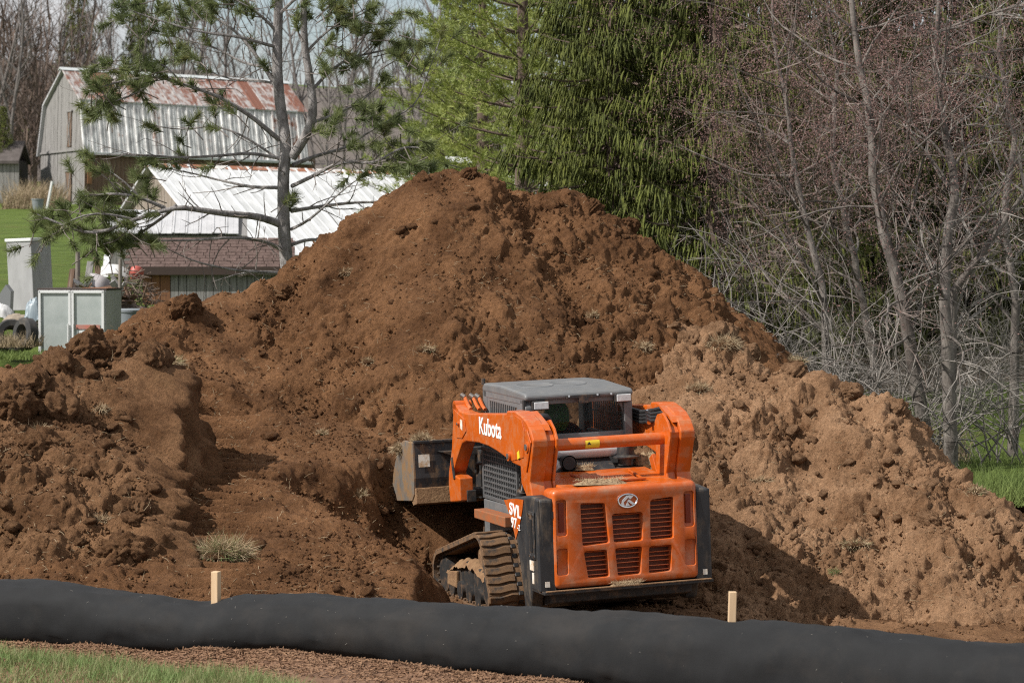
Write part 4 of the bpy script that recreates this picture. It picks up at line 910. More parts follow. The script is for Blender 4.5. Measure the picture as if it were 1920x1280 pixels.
limb([(545, 395, 0), (590, 388, .3), (650, 380, .4), (730, 378, .5), (790, 360, .5)], .032, .01, 'branch', .7, .35)
limb([(546, 350, 0), (590, 330, -.3), (640, 300, -.4), (700, 310, -.4), (760, 270, -.4), (800, 280, -.4)], .032, .01, 'branch', .45, .7)
limb([(546, 460, 0), (585, 445, .3), (620, 455, .3), (680, 440, .5), (740, 425, .6)], .03, .008, 'branch', .9, .2)
limb([(546, 430, 0), (580, 415, -.3), (600, 395, -.4), (650, 350, -.6), (680, 330, -.6)], .026, .008, 'branch', .7, .4)
limb([(586, 170, -.2), (620, 130, 0), (660, 105, .1), (700, 100, .2), (760, 85, .3)], .03, .01, 'branch', .4, .8)
limb([(572, 100, -.2), (610, 60, -.2), (660, 30, -.2), (700, 10, -.2)], .026, .008, 'branch', .3, .8)
limb([(588, 230, -.2), (630, 215, 0), (680, 190, .1), (720, 150, .2)], .026, .008, 'branch', .4, .8)
limb([(520, 60, 0), (480, 20, -.2), (420, -10, -.3)], .03, .01, 'branch', .3, .8)
limb([(520, 90, 0), (450, 70, -.5), (380, 62, -.7), (300, 40, -.8), (225, 12, -.9)], .03, .008, 'branch', .45, .9)
limb([(520, 30, 0), (560, -10, -.2), (620, -30, -.2)], .03, .01, 'branch', .3, .8)
limb([(522, 130, 0), (455, 120, .4), (410, 90, .4), (330, 70, .5), (270, 60, .5)], .024, .008, 'branch', .5, .9)
limb([(524, 160, 0), (490, 150, .3), (430, 150, .4), (385, 130, .5)], .02, .008, 'branch', .5, .5)
limb([(740, 220, .7), (780, 200, .7), (830, 60, .6)], .012, .006, 'branch', .2, .8)
# extra tufts where the photo is dense
for cx, cy, n, sx_, sy_ in ((200, 380, 26, 62, 40), (110, 418, 12, 32, 20), (215, 455, 16, 40, 22), (215, 150, 18, 45, 28), (180, 205, 6, 20, 18), (330, 90, 8, 40, 30), (300, 20, 12, 60, 22), (420, 10, 14, 60, 22), (600, 20, 20, 80, 28), (690, 60, 16, 60, 34), (760, 90, 10, 30, 26), (620, 130, 8, 40, 30), (690, 230, 12, 50, 40), (740, 290, 10, 40, 30), (780, 310, 8, 40, 14), (640, 240, 6, 30, 30), (540, 370, 3, 14, 10), (350, 260, 6, 40, 40), (280, 330, 4, 30, 20), (420, 220, 3, 50, 30)):
    for _ in range(n):
        p = pin(rng.gauss(cx, sx_ * .7), rng.gauss(cy, sy_ * .7), rng.uniform(-1.3, .3)); NC.append(p); ND.append(Vector((rng.uniform(-1, .4) if cx < 450 else rng.uniform(-.3, 1), rng.uniform(-.8, .4), rng.uniform(-.3, .9)))); NL.append(0)
tw = []; CC, DD = [], []
for p, d, has in zip(NC, ND, NL):
    d = Vector(d).normalized(); a = p - d * .16; tw.append((tuple(a), tuple(p + d * .10), .008, .005))
    if not has: tw.append((tuple(a - d * .2 + rvec(rng) * .08), tuple(a), .009, .008))
    n = rng.randint(120, 165); t = prs.uniform(-.13, .08, n)
    c = np.array(p)[None] + np.array(d)[None] * t[:, None]; CC.append(c); pr_ = prs.normal(size=(n, 3)); pr_ -= (pr_ @ np.array(d))[:, None] * np.array(d)[None]; pr_ /= np.linalg.norm(pr_, axis=1, keepdims=True); DD.append(np.array(d)[None] * prs.uniform(.2, .9, n)[:, None] + pr_ * prs.uniform(.35, .85, n)[:, None])
CC = np.concatenate(CC); DD = np.concatenate(DD); m_ = len(CC)
Vv, Fc = blades(CC, DD, prs.uniform(.12, .19, m_), prs.uniform(.0042, .0068, m_), prs)
tag(link('needles', npmesh('needles', Vv, Fc), M_needle, pine), kind='stuff')
Vv, Fq = segs_arrays(tw, 4); tag(link('tuft_twigs', npmesh('tuft_twigs', Vv, Fq, True), M_pine_twig, pine), kind='stuff')
# ================================================================== compact track loader
DUST = (.27, .15, .075)
M_or = mat('orange_paint', (.52, .098, .0045), (.45, .077, .0045), scale=3, rough=.36, c3=(.40, .21, .11), s3=9, p3=(.47, .72), a3=.65, bump=.02, bscale=60, coat=.15)
M_orp = mat('orange_plastic', (.53, .098, .006), (.44, .080, .010), scale=4, rough=.38, c3=(.42, .22, .13), s3=6, p3=(.45, .70), a3=.75, bump=.03, bscale=50, coat=.1)
M_ord = mat('dusty_orange', (.33, .085, .022), (.26, .095, .035), scale=7, rough=.7, c3=(.2, .1, .05), s3=9, p3=(.45, .6), a3=.8)
M_bk = mat('black_panel', (.018, .019, .021), (.032, .033, .035), scale=6, rough=.5, c3=(.20, .15, .10), s3=9, p3=(.50, .74), a3=.6, stretch=(1, 1, .45), bump=.03)
M_bkd = mat('black_steel', (.014, .014, .015), (.03, .029, .028), scale=9, rough=.6, c3=(.17, .10, .055), s3=8, p3=(.5, .66), a3=.7)
M_gr = mat('grey_cab', (.115, .12, .125), (.145, .148, .15), scale=9, rough=.5, c3=(.22, .19, .15), s3=6, p3=(.5, .78), a3=.35)
M_gr2 = mat('grey_screen', (.07, .073, .076), (.10, .10, .10), scale=9, rough=.55)
M_rub = mat('track_rubber', (.022, .021, .02), (.05, .042, .035), scale=8, rough=.85, c3=(.15, .082, .038), s3=9, p3=(.36, .52), a3=.95, bump=.3, bscale=40)
M_mud = mat('dried_mud', (.17, .09, .043), (.27, .16, .08), scale=8, rough=.95, bump=.6, bscale=40, bdist=.03)
M_chr = mat('chrome', (.75, .75, .76), rough=.15, metal=1)
M_alu = mat('silver_pipe', (.62, .63, .63), (.5, .51, .52), scale=5, rough=.45, metal=.1)
M_wht = mat('white_print', (.78, .78, .76), rough=.5)
M_stk = mat('worn_sticker', (.72, .68, .6), (.5, .34, .2), scale=16, rough=.6, p2=(.45, .62))
M_yel = mat('yellow_sticker', (.72, .52, .03), rough=.5)
M_red = mat('dark_reflector', (.16, .018, .006), rough=.25, coat=.3)
M_grl = mat('grille_mesh_dark', (.12, .028, .009), (.17, .042, .014), scale=30, rough=.6)
M_slat = mat('orange_slat', (.50, .12, .03), rough=.45)
M_lens = mat('lamp_lens', (.62, .64, .64), (.45, .47, .47), scale=40, rough=.15, coat=.5)
M_hose = mat('black_hose', (.014, .014, .015), rough=.55)
M_steel = mat('worn_steel', (.12, .115, .11), (.2, .19, .18), scale=10, rough=.5, metal=.5, c3=DUST, s3=6, p3=(.45, .65), a3=.7)
def glass_mat(name, tint, alpha):
    m = bpy.data.materials.new(name); m.use_nodes = True; N, L = m.node_tree.nodes, m.node_tree.links
    b = N['Principled BSDF']; b.inputs['Base Color'].default_value = tint; b.inputs['Roughness'].default_value = .06
    tr = N.new('ShaderNodeBsdfTransparent'); tr.inputs[0].default_value = (.84, .86, .85, 1)
    n = N.new('ShaderNodeTexNoise'); n.inputs['Scale'].default_value = 9; n.inputs['Detail'].default_value = 9
    r = N.new('ShaderNodeMapRange'); r.inputs[1].default_value = .5; r.inputs[2].default_value = .8; r.inputs[3].default_value = alpha; r.inputs[4].default_value = alpha + .25
    tcn = N.new('ShaderNodeTexCoord'); L.new(tcn.outputs['Object'], n.inputs['Vector']); L.new(n.outputs['Fac'], r.inputs[0])
    ms = N.new('ShaderNodeMixShader'); L.new(r.outputs[0], ms.inputs[0]); L.new(tr.outputs[0], ms.inputs[1]); L.new(b.outputs[0], ms.inputs[2]); L.new(ms.outputs[0], N['Material Output'].inputs[0])
    return m
M_glass = glass_mat('dusty_cab_glass', (.03, .034, .036, 1), .14)
ld = empty('track_loader', label='orange and black compact track loader digging into the soil heap', cat='loader')
ld.matrix_world = LOADER_M
def V3(*a): return Vector(a)
# ---- rear door: rounded panel with six openings and four side recesses
mb = MB()
hood_prof = []
def rrect(x0, x1, z0, z1, r, n=5):
    out = []
    for cx, cz, a0 in ((x1 - r, z1 - r, 0), (x0 + r, z1 - r, 90), (x0 + r, z0 + r, 180), (x1 - r, z0 + r, 270)):
        for i in range(n + 1):
            a = R(a0 + 90 * i / n); out.append((cx + r * math.cos(a), cz + r * math.sin(a)))
    return out
door = MB().prism(rrect(-.71, .71, .375, 1.285, .05), -.06, .22, 'y').build('rear_door', M_orp, None)
bv = door.modifiers.new('b', 'BEVEL'); bv.width = .045; bv.segments = 4; bv.limit_method = 'ANGLE'; bv.angle_limit = R(60)
bake(door)
HOLES = [((-.44, 1.15), (-.20, 1.135), (-.165, .765), (-.43, .755)), ((-.135, 1.03), (.165, 1.03), (.16, .765), (-.125, .765)), ((.245, 1.135), (.475, 1.15), (.465, .765), (.235, .765)),
         ((-.42, .705), (-.195, .705), (-.175, .455), (-.385, .455)), ((-.115, .71), (.15, .71), (.13, .455), (-.095, .455)), ((.22, .705), (.445, .705), (.43, .46), (.21, .455))]
cut = MB()
def shrink_round(q, r=.022):
    out = []; n = len(q)
    for i in range(n):
        p, a, b = Vector(q[i]), Vector(q[i - 1]), Vector(q[(i + 1) % n])
        u = (a - p).normalized() * r; v = (b - p).normalized() * r
        for t in (0, .5, 1): out.append(tuple(p + u * (1 - t) ** 2 + v * t * t))
    return out
for h in HOLES: cut.prism(shrink_round(h), -.2, .16, 'y')
for sx in (-1, 1):
    cut.prism(shrink_round([(sx * .675, 1.19), (sx * .575, 1.19), (sx * .575, .86), (sx * .675, .86)]), -.2, -.028, 'y')
    cut.prism(shrink_round([(sx * .68, .745), (sx * .575, .745), (sx * .575, .50), (sx * .68, .50)]), -.2, -.030, 'y')
cutter = cut.build('cutter', None)
bo = door.modifiers.new('bool', 'BOOLEAN'); bo.object = cutter; bo.solver = 'EXACT'; bo.operation = 'DIFFERENCE'
bv = door.modifiers.new('b', 'BEVEL'); bv.width = .014; bv.segments = 3; bv.limit_method = 'ANGLE'; bv.angle_limit = R(50)
bake(door); bpy.data.objects.remove(cutter)
door.data.polygons.foreach_set('use_smooth', [True] * len(door.data.polygons))
try: door.data.set_sharp_from_angle(angle=R(32))
except Exception: pass
door.parent = ld; door.data.materials.clear(); door.data.materials.append(M_orp)
MB().prism(rrect(-.62, .62, .42, 1.2, .04), .045, .055, 'y').build('grille_backing', M_grl, door)
rs = random.Random(4)
slat_me = {}
for hi, h in enumerate(HOLES):
    x0 = min(h[0][0], h[3][0]); x1 = max(h[1][0], h[2][0]); z1 = h[0][1]; z0 = h[3][1]
    n = {0: 9, 1: 6, 2: 9, 3: 6, 4: 6, 5: 6}[hi]
    for k in range(n):
        z = z0 + (z1 - z0) * (k + .5) / n; t = (z - z0) / (z1 - z0)
        a = h[3][0] + (h[0][0] - h[3][0]) * t; b = h[2][0] + (h[1][0] - h[2][0]) * t
        key = round(b - a, 2)
        if key not in slat_me:
            me = bpy.data.meshes.new('slat'); m_ = MB().prism([(-.018, .010), (-.022, .004), (.012, -.006), (.014, .001)], -key / 2 + .002, key / 2 - .002, 'x')
            me.from_pydata(m_.v, [], m_.f); me.update(); slat_me[key] = me
        o = link('slat', slat_me[key], M_slat, door); o.location = ((a + b) / 2, .008, z + rs.uniform(-.003, .003)); o.rotation_euler = (0, rs.uniform(-.008, .008), 0)
for sx in (-1, 1):
    MB().box((sx * .622, -.036, 1.03), (.052, .016, .27)).build('reflector', M_red, door, bevel=.004)
# emblem
em = MB(); n = 36
for k in range(n):
    a = 2 * math.pi * k / n; b = 2 * math.pi * (k + 1) / n
ring_pts = [(.016 + .092 * math.cos(2 * math.pi * k / n), -.072, 1.145 + .060 * math.sin(2 * math.pi * k / n)) for k in range(n + 1)]
em.tube(ring_pts, .010, 8, cap=False)
emb = em.build('emblem', M_chr, ld, smooth=True)
MB().prism([(.016 + .086 * math.cos(2 * math.pi * k / n), 1.145 + .055 * math.sin(2 * math.pi * k / n)) for k in range(n)], -.068, -.06, 'y').build('emblem_field', M_orp, emb)
e2 = MB()
for poly in ([(-.028, 1.098), (-.038, 1.132), (.012, 1.178), (.020, 1.195), (-.008, 1.193), (-.052, 1.15), (-.058, 1.115), (-.045, 1.10)], [(.022, 1.195), (.060, 1.187), (.028, 1.158), (.010, 1.172)], [(.015, 1.158), (.068, 1.118), (.05, 1.105), (.0, 1.14)], [(.0, 1.135), (.022, 1.098), (-.022, 1.095)]):
    e2.prism([(x + .012, z) for x, z in poly], -.082, -.066, 'y')
e2.build('emblem_mark', mat('silver_emblem', (.6, .6, .61), rough=.35, metal=.2), emb)
# ---- sill, rear frame, side panels
sill = MB().prism([(-.83, .335), (.83, .335), (.83, .365), (-.83, .365)], -.11, .30, 'y').build('bumper_sill', M_bkd, ld, bevel=.006)
MB().box((0, -.1, .368), (1.62, .035, .008)).build('dust_strip', M_mud, sill)
def side_panel(sx):
    prof = [(-.02, .34), (-.05, 1.21), (.18, 1.225), (.40, 1.20), (.70, 1.16), (.99, 1.11), (.97, 1.05), (.79, .93), (.66, .75), (.585, .55), (.52, .33), (.47, .13), (.32, .13), (.30, .20), (.24, .335)]
    m_ = MB().prism(prof, sx * .70, sx * .835, 'x')
    o = m_.build('side_panel', M_bk, ld, bevel=.03, seg=3)
    # rear corner wing filling the gap beside the door
    MB().prism([(sx * .69, .36), (sx * .845, .36), (sx * .845, 1.20), (sx * .69, 1.21)], -.035, .02, 'y').build('corner_wing', M_bk, o, bevel=.008)
    return o
sp_l = side_panel(-1); sp_r = side_panel(1)
MB().box((-.698, -.040, 1.06), (.045, .012, .06)).build('latch', M_hose, sp_l)
MB().box((-.843, .16, .86), (.012, .16, .44)).build('hinge_plate', M_bkd, sp_l, bevel=.006)
MB().box((-.852, .16, .86), (.012, .05, .30)).build('handle_slot', M_hose, sp_l, bevel=.004)
for yy_, zz_ in ((.10, 1.05), (.22, 1.05), (.10, .67), (.22, .67)):
    MB().cyl((-.846, yy_, zz_), (-.858, yy_, zz_), .014, 8).build('bolt', M_chr, sp_l)
for yy_, zz_, sy_, sz_ in ((.21, .575, .11, .09), (.18, .46, .05, .10)):
    MB().box((-.838, yy_, zz_), (.006, sy_, sz_)).build('sticker', M_stk, sp_l)
for sx in (-1, 1):
    MB().box((sx * .775, -.039, .425), (.045, .006, .05)).build('sticker', M_stk, sp_l if sx < 0 else sp_r)
# orange decal with the model lettering
dec = MB().prism([(.98, 1.105), (.82, 1.13), (.60, 1.155), (.39, 1.165), (.44, 1.05), (.55, .89), (.66, .765), (.72, .86), (.82, .985)], -.8365, -.842, 'x').build('model_decal', M_or, sp_l)
def side_text(txt, size, y, z, sx_, bold, parent, x=-.844, m=None, name='lettering', rot=0):
    me = text_mesh(txt, name, size, sx_, bold)
    o = link(name, me, m or M_wht, parent)
    # text x runs towards the machine's rear (-y), up is z, facing -x
    o.matrix_local = Matrix(((0, 0, -1, x), (-1, 0, 0, y), (0, 1, 0, z), (0, 0, 0, 1))) @ Matrix.Rotation(rot, 4, 'Z')
    return o
side_text('SVL', .16, .645, 1.035, 1.38, .003, dec, rot=R(-2))
side_text('97', .135, .69, .915, 1.25, .003, dec)
side_text('-2', .075, .55, .888, 1.4, .001, dec)
# under-frame
fr = MB()
fr.prism([(.20, .36), (.20, 1.2), (1.1, 1.2), (2.6, .95), (2.75, .45), (2.6, .22), (.55, .22)], -.53, .53, 'x')
fr.prism([(.12, .22), (.12, .33), (.55, .33), (.55, .12)], -.70, .70, 'x')
chassis = fr.build('chassis', M_bkd, ld, bevel=.01)
# ---- hood top and engine deck
hd = MB()
hd.prism([(.02, 1.255), (.05, 1.285), (.18, 1.292), (.88, 1.345), (.88, 1.2), (.05, 1.2)], -.56, .56, 'x')
hood_o = hd.build('hood_top', M_or, ld, bevel=.012)
MB().box((.02, .42, 1.318), (.46, .44, .012), Matrix.Rotation(R(4.1), 3, 'X')).build('hood_recess', M_orp, hood_o, bevel=.004)
MB().box((.02, .18, 1.312), (.56, .03, .022), Matrix.Rotation(R(4.1), 3, 'X')).build('hood_rib', M_or, hood_o, bevel=.006)
for sx in (-1, 1):
    MB().box((.02 + sx * .27, .42, 1.327), (.028, .5, .02), Matrix.Rotation(R(4.1), 3, 'X') @ Matrix.Rotation(sx * R(-6), 3, 'Z')).build('hood_rib', M_or, hood_o, bevel=.006)
MB().box((0, 1.02, 1.32), (1.08, .30, .05)).build('engine_deck', M_bkd, ld, bevel=.006)
MB().box((.06, 1.0, 1.40), (.40, .26, .012), Matrix.Rotation(R(28), 3, 'X')).build('deck_plate', M_bk, ld)
MB().cyl((-.38, 1.06, 1.515), (.36, 1.06, 1.515), .072, 16).build('silver_muffler', M_alu, ld, smooth=True)
MB().tube([(-.38, 1.02, 1.45), (-.30, .98, 1.40), (-.28, .95, 1.36)], .05, 10).build('pipe_elbow', M_alu, ld, smooth=True)
ex = MB().tube([(-.215, .86, 1.425), (-.215, .93, 1.425), (-.215, 1.03, 1.41), (-.215, 1.08, 1.34)], [.075, .072, .07, .07], 18, cap=False)
ex.tube([(-.215, .862, 1.425), (-.215, .93, 1.425), (-.215, 1.03, 1.41)], [.064, .06, .055], 18)
ex.build('exhaust_outlet', M_hose, ld, smooth=True)
pc = MB().lathe([(0, 1.36), (.075, 1.36), (.075, 1.42), (.13, 1.43), (.135, 1.445), (.085, 1.462), (.083, 1.565), (.07, 1.575), (0, 1.575)], (.40, .98, 0), 22).build('air_precleaner', M_bk, ld, smooth=True)
# ---- lift arms
ARM = [(2.69, 1.93), (2.60, 1.90), (2.46, 1.845), (2.22, 1.84), (.95, 1.925), (.92, 1.955), (.66, 1.965), (.50, 1.935), (.36, 1.895), (.24, 1.82), (.17, 1.73), (.175, 1.67), (.31, 1.33), (.25, 1.19), (.42, 1.19), (.56, 1.30), (.57, 1.455),
       (.81, 1.47), (1.11, 1.52), (1.30, 1.545), (1.55, 1.57), (1.88, 1.578), (2.29, 1.56), (2.44, 1.525), (2.66, 1.33), (2.79, 1.19), (2.57, 1.165), (2.56, .935), (2.92, .89), (2.96, 1.06), (2.94, 1.19), (2.80, 1.45), (2.71, 1.79), (2.73, 1.87)]
TOWER = [(.36, 1.895), (.24, 1.82), (.17, 1.73), (.175, 1.67), (.31, 1.33), (.25, 1.19), (.42, 1.19), (.56, 1.30), (.57, 1.80), (.5, 1.87)]
TWI = [(.40, 1.86), (.28, 1.80), (.205, 1.72), (.21, 1.67), (.345, 1.33), (.29, 1.2), (.42, 1.2), (.54, 1.30), (.55, 1.80)]
def lift_arm(sx):
    a = MB()
    a.prism(ARM, sx * .655, sx * .80, 'x')
    o = a.build('lift_arm', M_or, ld, bevel=.012, seg=2)
    MB().prism(TOWER, sx * .55, sx * .574, 'x').build('tower_plate', M_or, o, bevel=.006)
    MB().prism(TWI, sx * .576, sx * .654, 'x').build('tower_core', M_or, o, bevel=.004)
    MB().prism([(.30, 1.86), (.24, 1.81), (.5, 1.90), (.62, 1.962), (.5, 1.93)], sx * .60, sx * .79, 'x').build('tower_cap', M_or, o)
    # raised doubler plate, pivot bosses, weld reinforcement
    MB().prism([(.20, 1.71), (.30, 1.82), (.37, 1.80), (.42, 1.5), (.36, 1.42), (.31, 1.50)], sx * .802, sx * .815, 'x').build('doubler_plate', M_or, o, bevel=.005)
    MB().prism([(1.13, 1.55), (1.10, 1.70), (1.02, 1.82), (.93, 1.90), (.66, 1.93), (.48, 1.90), (.40, 1.80), (.45, 1.55), (.80, 1.49)], sx * .801, sx * .8065, 'x').build('side_plate', M_or, o, bevel=.003)
    MB().prism([(2.66, 1.86), (2.50, 1.82), (2.30, 1.78), (2.26, 1.66), (2.40, 1.58), (2.60, 1.57)], sx * .801, sx * .809, 'x').build('front_plate', M_or, o, bevel=.004)
    for y_, z_, r_ in ((.30, 1.66, .05), (.86, 1.53, .045), (2.49, 1.72, .02)):
        MB().cyl((sx * .80, y_, z_), (sx * .828, y_, z_), r_, 16).build('pivot_boss', M_or, o, smooth=True)
        MB().cyl((sx * .826, y_, z_), (sx * .836, y_, z_), r_ * .6, 12).build('pivot_pin', M_steel, o)
    MB().cyl((sx * .80, 2.66, 1.885), (sx * .63, 2.66, 1.885), .055, 14).build('front_boss', M_or, o, smooth=True)
    MB().box((sx * .805, 2.76, 1.25), (.012, .05, .22), Matrix.Rotation(R(-18), 3, 'X')).build('lock_lever', M_bkd, o)
    return o
arm_l = lift_arm(-1); arm_r = lift_arm(1)
side_text('Kubota', .235, 1.47, 1.745, 1.02, .004, arm_l, x=-.8035)
MB().prism([(.62, 1.585), (.56, 1.61), (.545, 1.54), (.61, 1.52)], -.809, -.814, 'x').build('sticker', M_yel, arm_l)
MB().prism([(2.43, 1.77), (2.36, 1.76), (2.36, 1.66), (2.43, 1.68)], -.81, -.8135, 'x').build('sticker', M_stk, arm_l)
ct = MB().cyl((-.56, .37, 1.655), (.56, .37, 1.655), .058, 18).build('cross_tube', M_or, ld, smooth=True)
n = 8; ya = []
yl = MB()
vs = []; fs = []
for i in range(2):
    for k in range(n + 1):
        a = R(170 + 70 * k / n); vs.append((-.24 + .14 * i, .37 + .0605 * math.cos(a), 1.655 + .0605 * math.sin(a) * 1))
for k in range(n): fs.append((k, k + 1, n + 2 + k, n + 1 + k))
vs = [(x, .37 - abs(y - .37) if y > .37 else y, z) for x, y, z in vs]
yl.add([( -.24 + .14 * i, .37 + .0605 * math.cos(R(150 + 75 * k / n)), 1.655 + .0605 * math.sin(R(150 + 75 * k / n))) for i in range(2) for k in range(n + 1)], fs).build('warning_sticker', M_yel, ct)
MB().add([(-.225, .3074, 1.645), (-.185, .3074, 1.645), (-.205, .3074, 1.675)], [(0, 1, 2)]).build('warning_mark', M_hose, ct)
# bent links and lift cylinders
for sx in (-1, 1):
    cy_ = MB().cyl((sx * .72, .92, .95), (sx * .72, .80, 1.20), .048, 14).build('lift_cylinder', M_bkd, ld, smooth=True)
    MB().cyl((sx * .72, .80, 1.20), (sx * .72, .66, 1.50), .024, 12).build('chrome_rod', M_chr, cy_, smooth=True)
    MB().prism([(.62, 1.2), (.72, 1.16), (.88, 1.42), (.80, 1.47)], sx * .60, sx * .64, 'x').build('link', M_or, ld, bevel=.006)
# hydraulic hoses on the right arm, couplers on the left front
for k in range(4):
    z_ = 1.865 - .033 * k
    hs = MB().tube([(.60, 1.45, z_ - .01), (.60, 1.30, z_), (.61, 1.05, z_ - .012), (.64, .82, z_ + .02), (.66, .62, z_ + .055 - .01 * k), (.70, .50, z_ + .02), (.72, .40, z_ - .09)], .019, 8)
    h_o = hs.build('hydraulic_hose', M_hose, ld, smooth=True)
    for y_ in (1.36, .88):
        MB().cyl((.606, y_ + .02, z_ + .0), (.606, y_ - .02, z_ + .0), .022, 8).build('hose_clamp', M_chr, h_o)
for k, (y_, x_) in enumerate(((2.60, -.68), (2.50, -.62), (2.44, -.58))):
    cp = MB().tube([(x_, y_ - .12, 1.86), (x_, y_ - .04, 1.89), (x_, y_ + .04, 1.94), (x_, y_ + .08, 1.972)], .019, 8).build('coupler_pipe', M_or, ld, smooth=True)
    MB().tube([(x_, y_ + .07, 1.97), (x_ - .03, y_ + .10, 1.995)], .024, 10).build('coupler_cap', M_steel, cp, smooth=True)
MB().tube([(-.52, 2.3, 1.88), (-.50, 2.42, 1.97), (-.46, 2.52, 1.99)], .014, 6).build('steel_pipe', M_or, ld, smooth=True)
# ---- cab
cab = MB()
def post(x, y0, y1, z0, z1, wx): cab.box((x, (y0 + y1) / 2, (z0 + z1) / 2), (wx, y1 - y0, z1 - z0))
for sx in (-1, 1):
    cab.prism([(1.15, 1.30), (1.14, 1.95), (1.19, 2.02), (1.30, 2.03), (1.32, 1.9), (1.27, 1.3)], sx * .46, sx * .545, 'x')      # rear post
    cab.prism([(2.30, .95), (2.38, 2.05), (2.50, 2.05), (2.52, 1.6), (2.50, .95)], sx * .47, sx * .545, 'x')                      # front post
    cab.box((sx * .515, 1.83, 2.02), (.06, 1.3, .09))
    cab.prism([(1.30, 1.30), (1.30, 1.62), (2.32, 1.62), (2.32, .95), (1.7, .95)], sx * .49, sx * .53, 'x')
cab.box((0, 1.20, 1.52), (1.0, .07, .32)); cab.box((0, 1.205, 2.005), (1.0, .08, .07)); cab.box((0, 2.44, 1.3), (1.0, .05, .6)); cab.box((0, 1.85, 1.0), (1.0, 1.3, .06))
for sx in (-1, 1):   # rounded window corners
    cab.prism([(sx * .46, 1.99), (sx * .33, 1.99), (sx * .40, 1.96), (sx * .44, 1.91), (sx * .46, 1.84)], 1.165, 1.225, 'y')
cab_o = cab.build('cab_frame', M_gr, ld, bevel=.018, seg=3)
roof = MB().prism([(1.12, 2.015), (1.11, 2.06), (1.15, 2.085), (1.9, 2.125), (2.45, 2.115), (2.50, 2.08), (2.50, 2.03)], -.55, .55, 'x').build('cab_roof', M_gr, cab_o, bevel=.028, seg=3)
for x_ in (-.24, .10):
    MB().lathe([(.0, 0), (.17, 0), (.18, .006), (.19, .0)], (x_, 1.75, 2.118), 24, Matrix.Rotation(R(3), 3, 'X') @ Matrix.Scale(1.0, 3)).build('roof_emboss', M_gr, roof, smooth=True)
MB().box((-.545, 1.17, 1.96), (.03, .04, .13)).build('roof_hinge', M_bkd, roof, bevel=.005)
MB().cyl((-.545, 2.46, 2.10), (-.545, 2.46, 2.16), .02, 8).build('lift_eye', M_bkd, roof)
MB().box((.03, 1.10, 2.035), (.34, .03, .03)).build('rear_bracket', M_bkd, roof, bevel=.004)
MB().box((.03, 1.10, 2.0), (.10, .03, .06)).build('number_lamp', M_bkd, roof, bevel=.004)
for x_ in (-.12, .17, .31): MB().cyl((x_, 1.09, 2.045), (x_, 1.08, 2.045), .011, 8).build('bolt', M_chr, roof)
for x_, z_ in ((-.405, 2.0), (.435, 2.03)):
    wl = MB().box((x_, 1.115, z_ - .03), (.165, .08, .088)).build('work_light', M_bkd, cab_o, bevel=.01)
    MB().box((x_, 1.071, z_ - .03), (.145, .012, .07)).build('lens', M_lens, wl, bevel=.008)
MB().box((.04, 1.20, 1.815), (.86, .012, .37)).build('rear_window', M_glass, cab_o)
# upper side window: bars behind an opening in a grey side panel
for sx in (-1, 1):
    sw = MB()
    sw.prism([(1.32, 2.0), (1.32, 1.93), (2.36, 1.95), (2.36, 2.0)], sx * .52, sx * .54, 'x')
    sw.prism([(1.30, 2.0), (1.30, 1.62), (1.52, 1.62), (1.46, 1.9), (1.40, 1.95)], sx * .52, sx * .541, 'x')
    sw.prism([(2.30, 2.0), (2.30, 1.62), (2.36, 1.62), (2.36, 2.0)], sx * .52, sx * .542, 'x')
    so_ = sw.build('side_window_panel', M_gr, cab_o, bevel=.006)
    for k in range(14):
        y_ = 1.50 + k * .06
        MB().box((sx * .535, y_, 1.785), (.012, .018, .33)).build('window_bar', M_gr, so_)
    MB().box((sx * .533, 1.9, 1.80), (.010, .84, .018)).build('window_bar', M_gr, so_)
    sc = MB()
    y0, y1, z0, z1 = 1.42, 2.50, .98, 1.46
    sc.box((sx * .560, (y0 + y1) / 2, z1), (.025, y1 - y0, .035)); sc.box((sx * .560, (y0 + y1) / 2, z0), (.025, y1 - y0, .035))
    sc.box((sx * .560, y0, (z0 + z1) / 2), (.025, .04, z1 - z0)); sc.box((sx * .560, y1, (z0 + z1) / 2), (.025, .05, z1 - z0 + .04))
    scr = sc.build('side_screen', M_gr2, ld, bevel=.004)
    for k in range(14): MB().box((sx * .560, y0 + (k + 1) * (y1 - y0) / 15, (z0 + z1) / 2), (.012, .014, z1 - z0)).build('screen_bar', M_gr2, scr)
    for k in range(8): MB().box((sx * .566, (y0 + y1) / 2, z0 + (k + 1) * (z1 - z0) / 9), (.010, y1 - y0, .014)).build('screen_bar', M_gr2, scr)
    MB().prism([(1.40, .62), (1.40, .97), (2.50, .95), (2.50, .55)], sx * .535, sx * .572, 'x').build('lower_cab_panel', M_gr, ld, bevel=.008)
    MB().prism([(1.30, .80), (1.30, .90), (2.30, .88), (2.30, .79)], sx * .60, sx * .74, 'x').build('step_bar', M_ord, ld, bevel=.008)
hs = MB()
arch = [(-.47, 1.09, 1.56)] + [(-.40 + .09 * math.cos(a) - .02, 1.09 - .10 * math.sin(a), 1.72 + .15 * math.sin(a)) for a in [R(180 - 18 * i) for i in range(11)]] + [(-.325, 1.03, 1.60), (-.34, 1.0, 1.45)]
hs.tube(arch, [.036 + .004 * (i % 2) for i in range(len(arch))], 12)
hs.build('air_intake_hose', M_hose, ld, smooth=True)
# seat and controls
st = MB(); st.box((.02, 1.95, 1.12), (.46, .42, .14)); st.box((.02, 1.76, 1.40), (.46, .12, .50), Matrix.Rotation(R(8), 3, 'X'))
seat = st.build('seat', M_hose, ld, bevel=.04, seg=3)
for sx in (-1, 1): MB().cyl((sx * .33, 2.20, 1.05), (sx * .33, 2.22, 1.42), .022, 8).build('joystick', M_hose, ld)
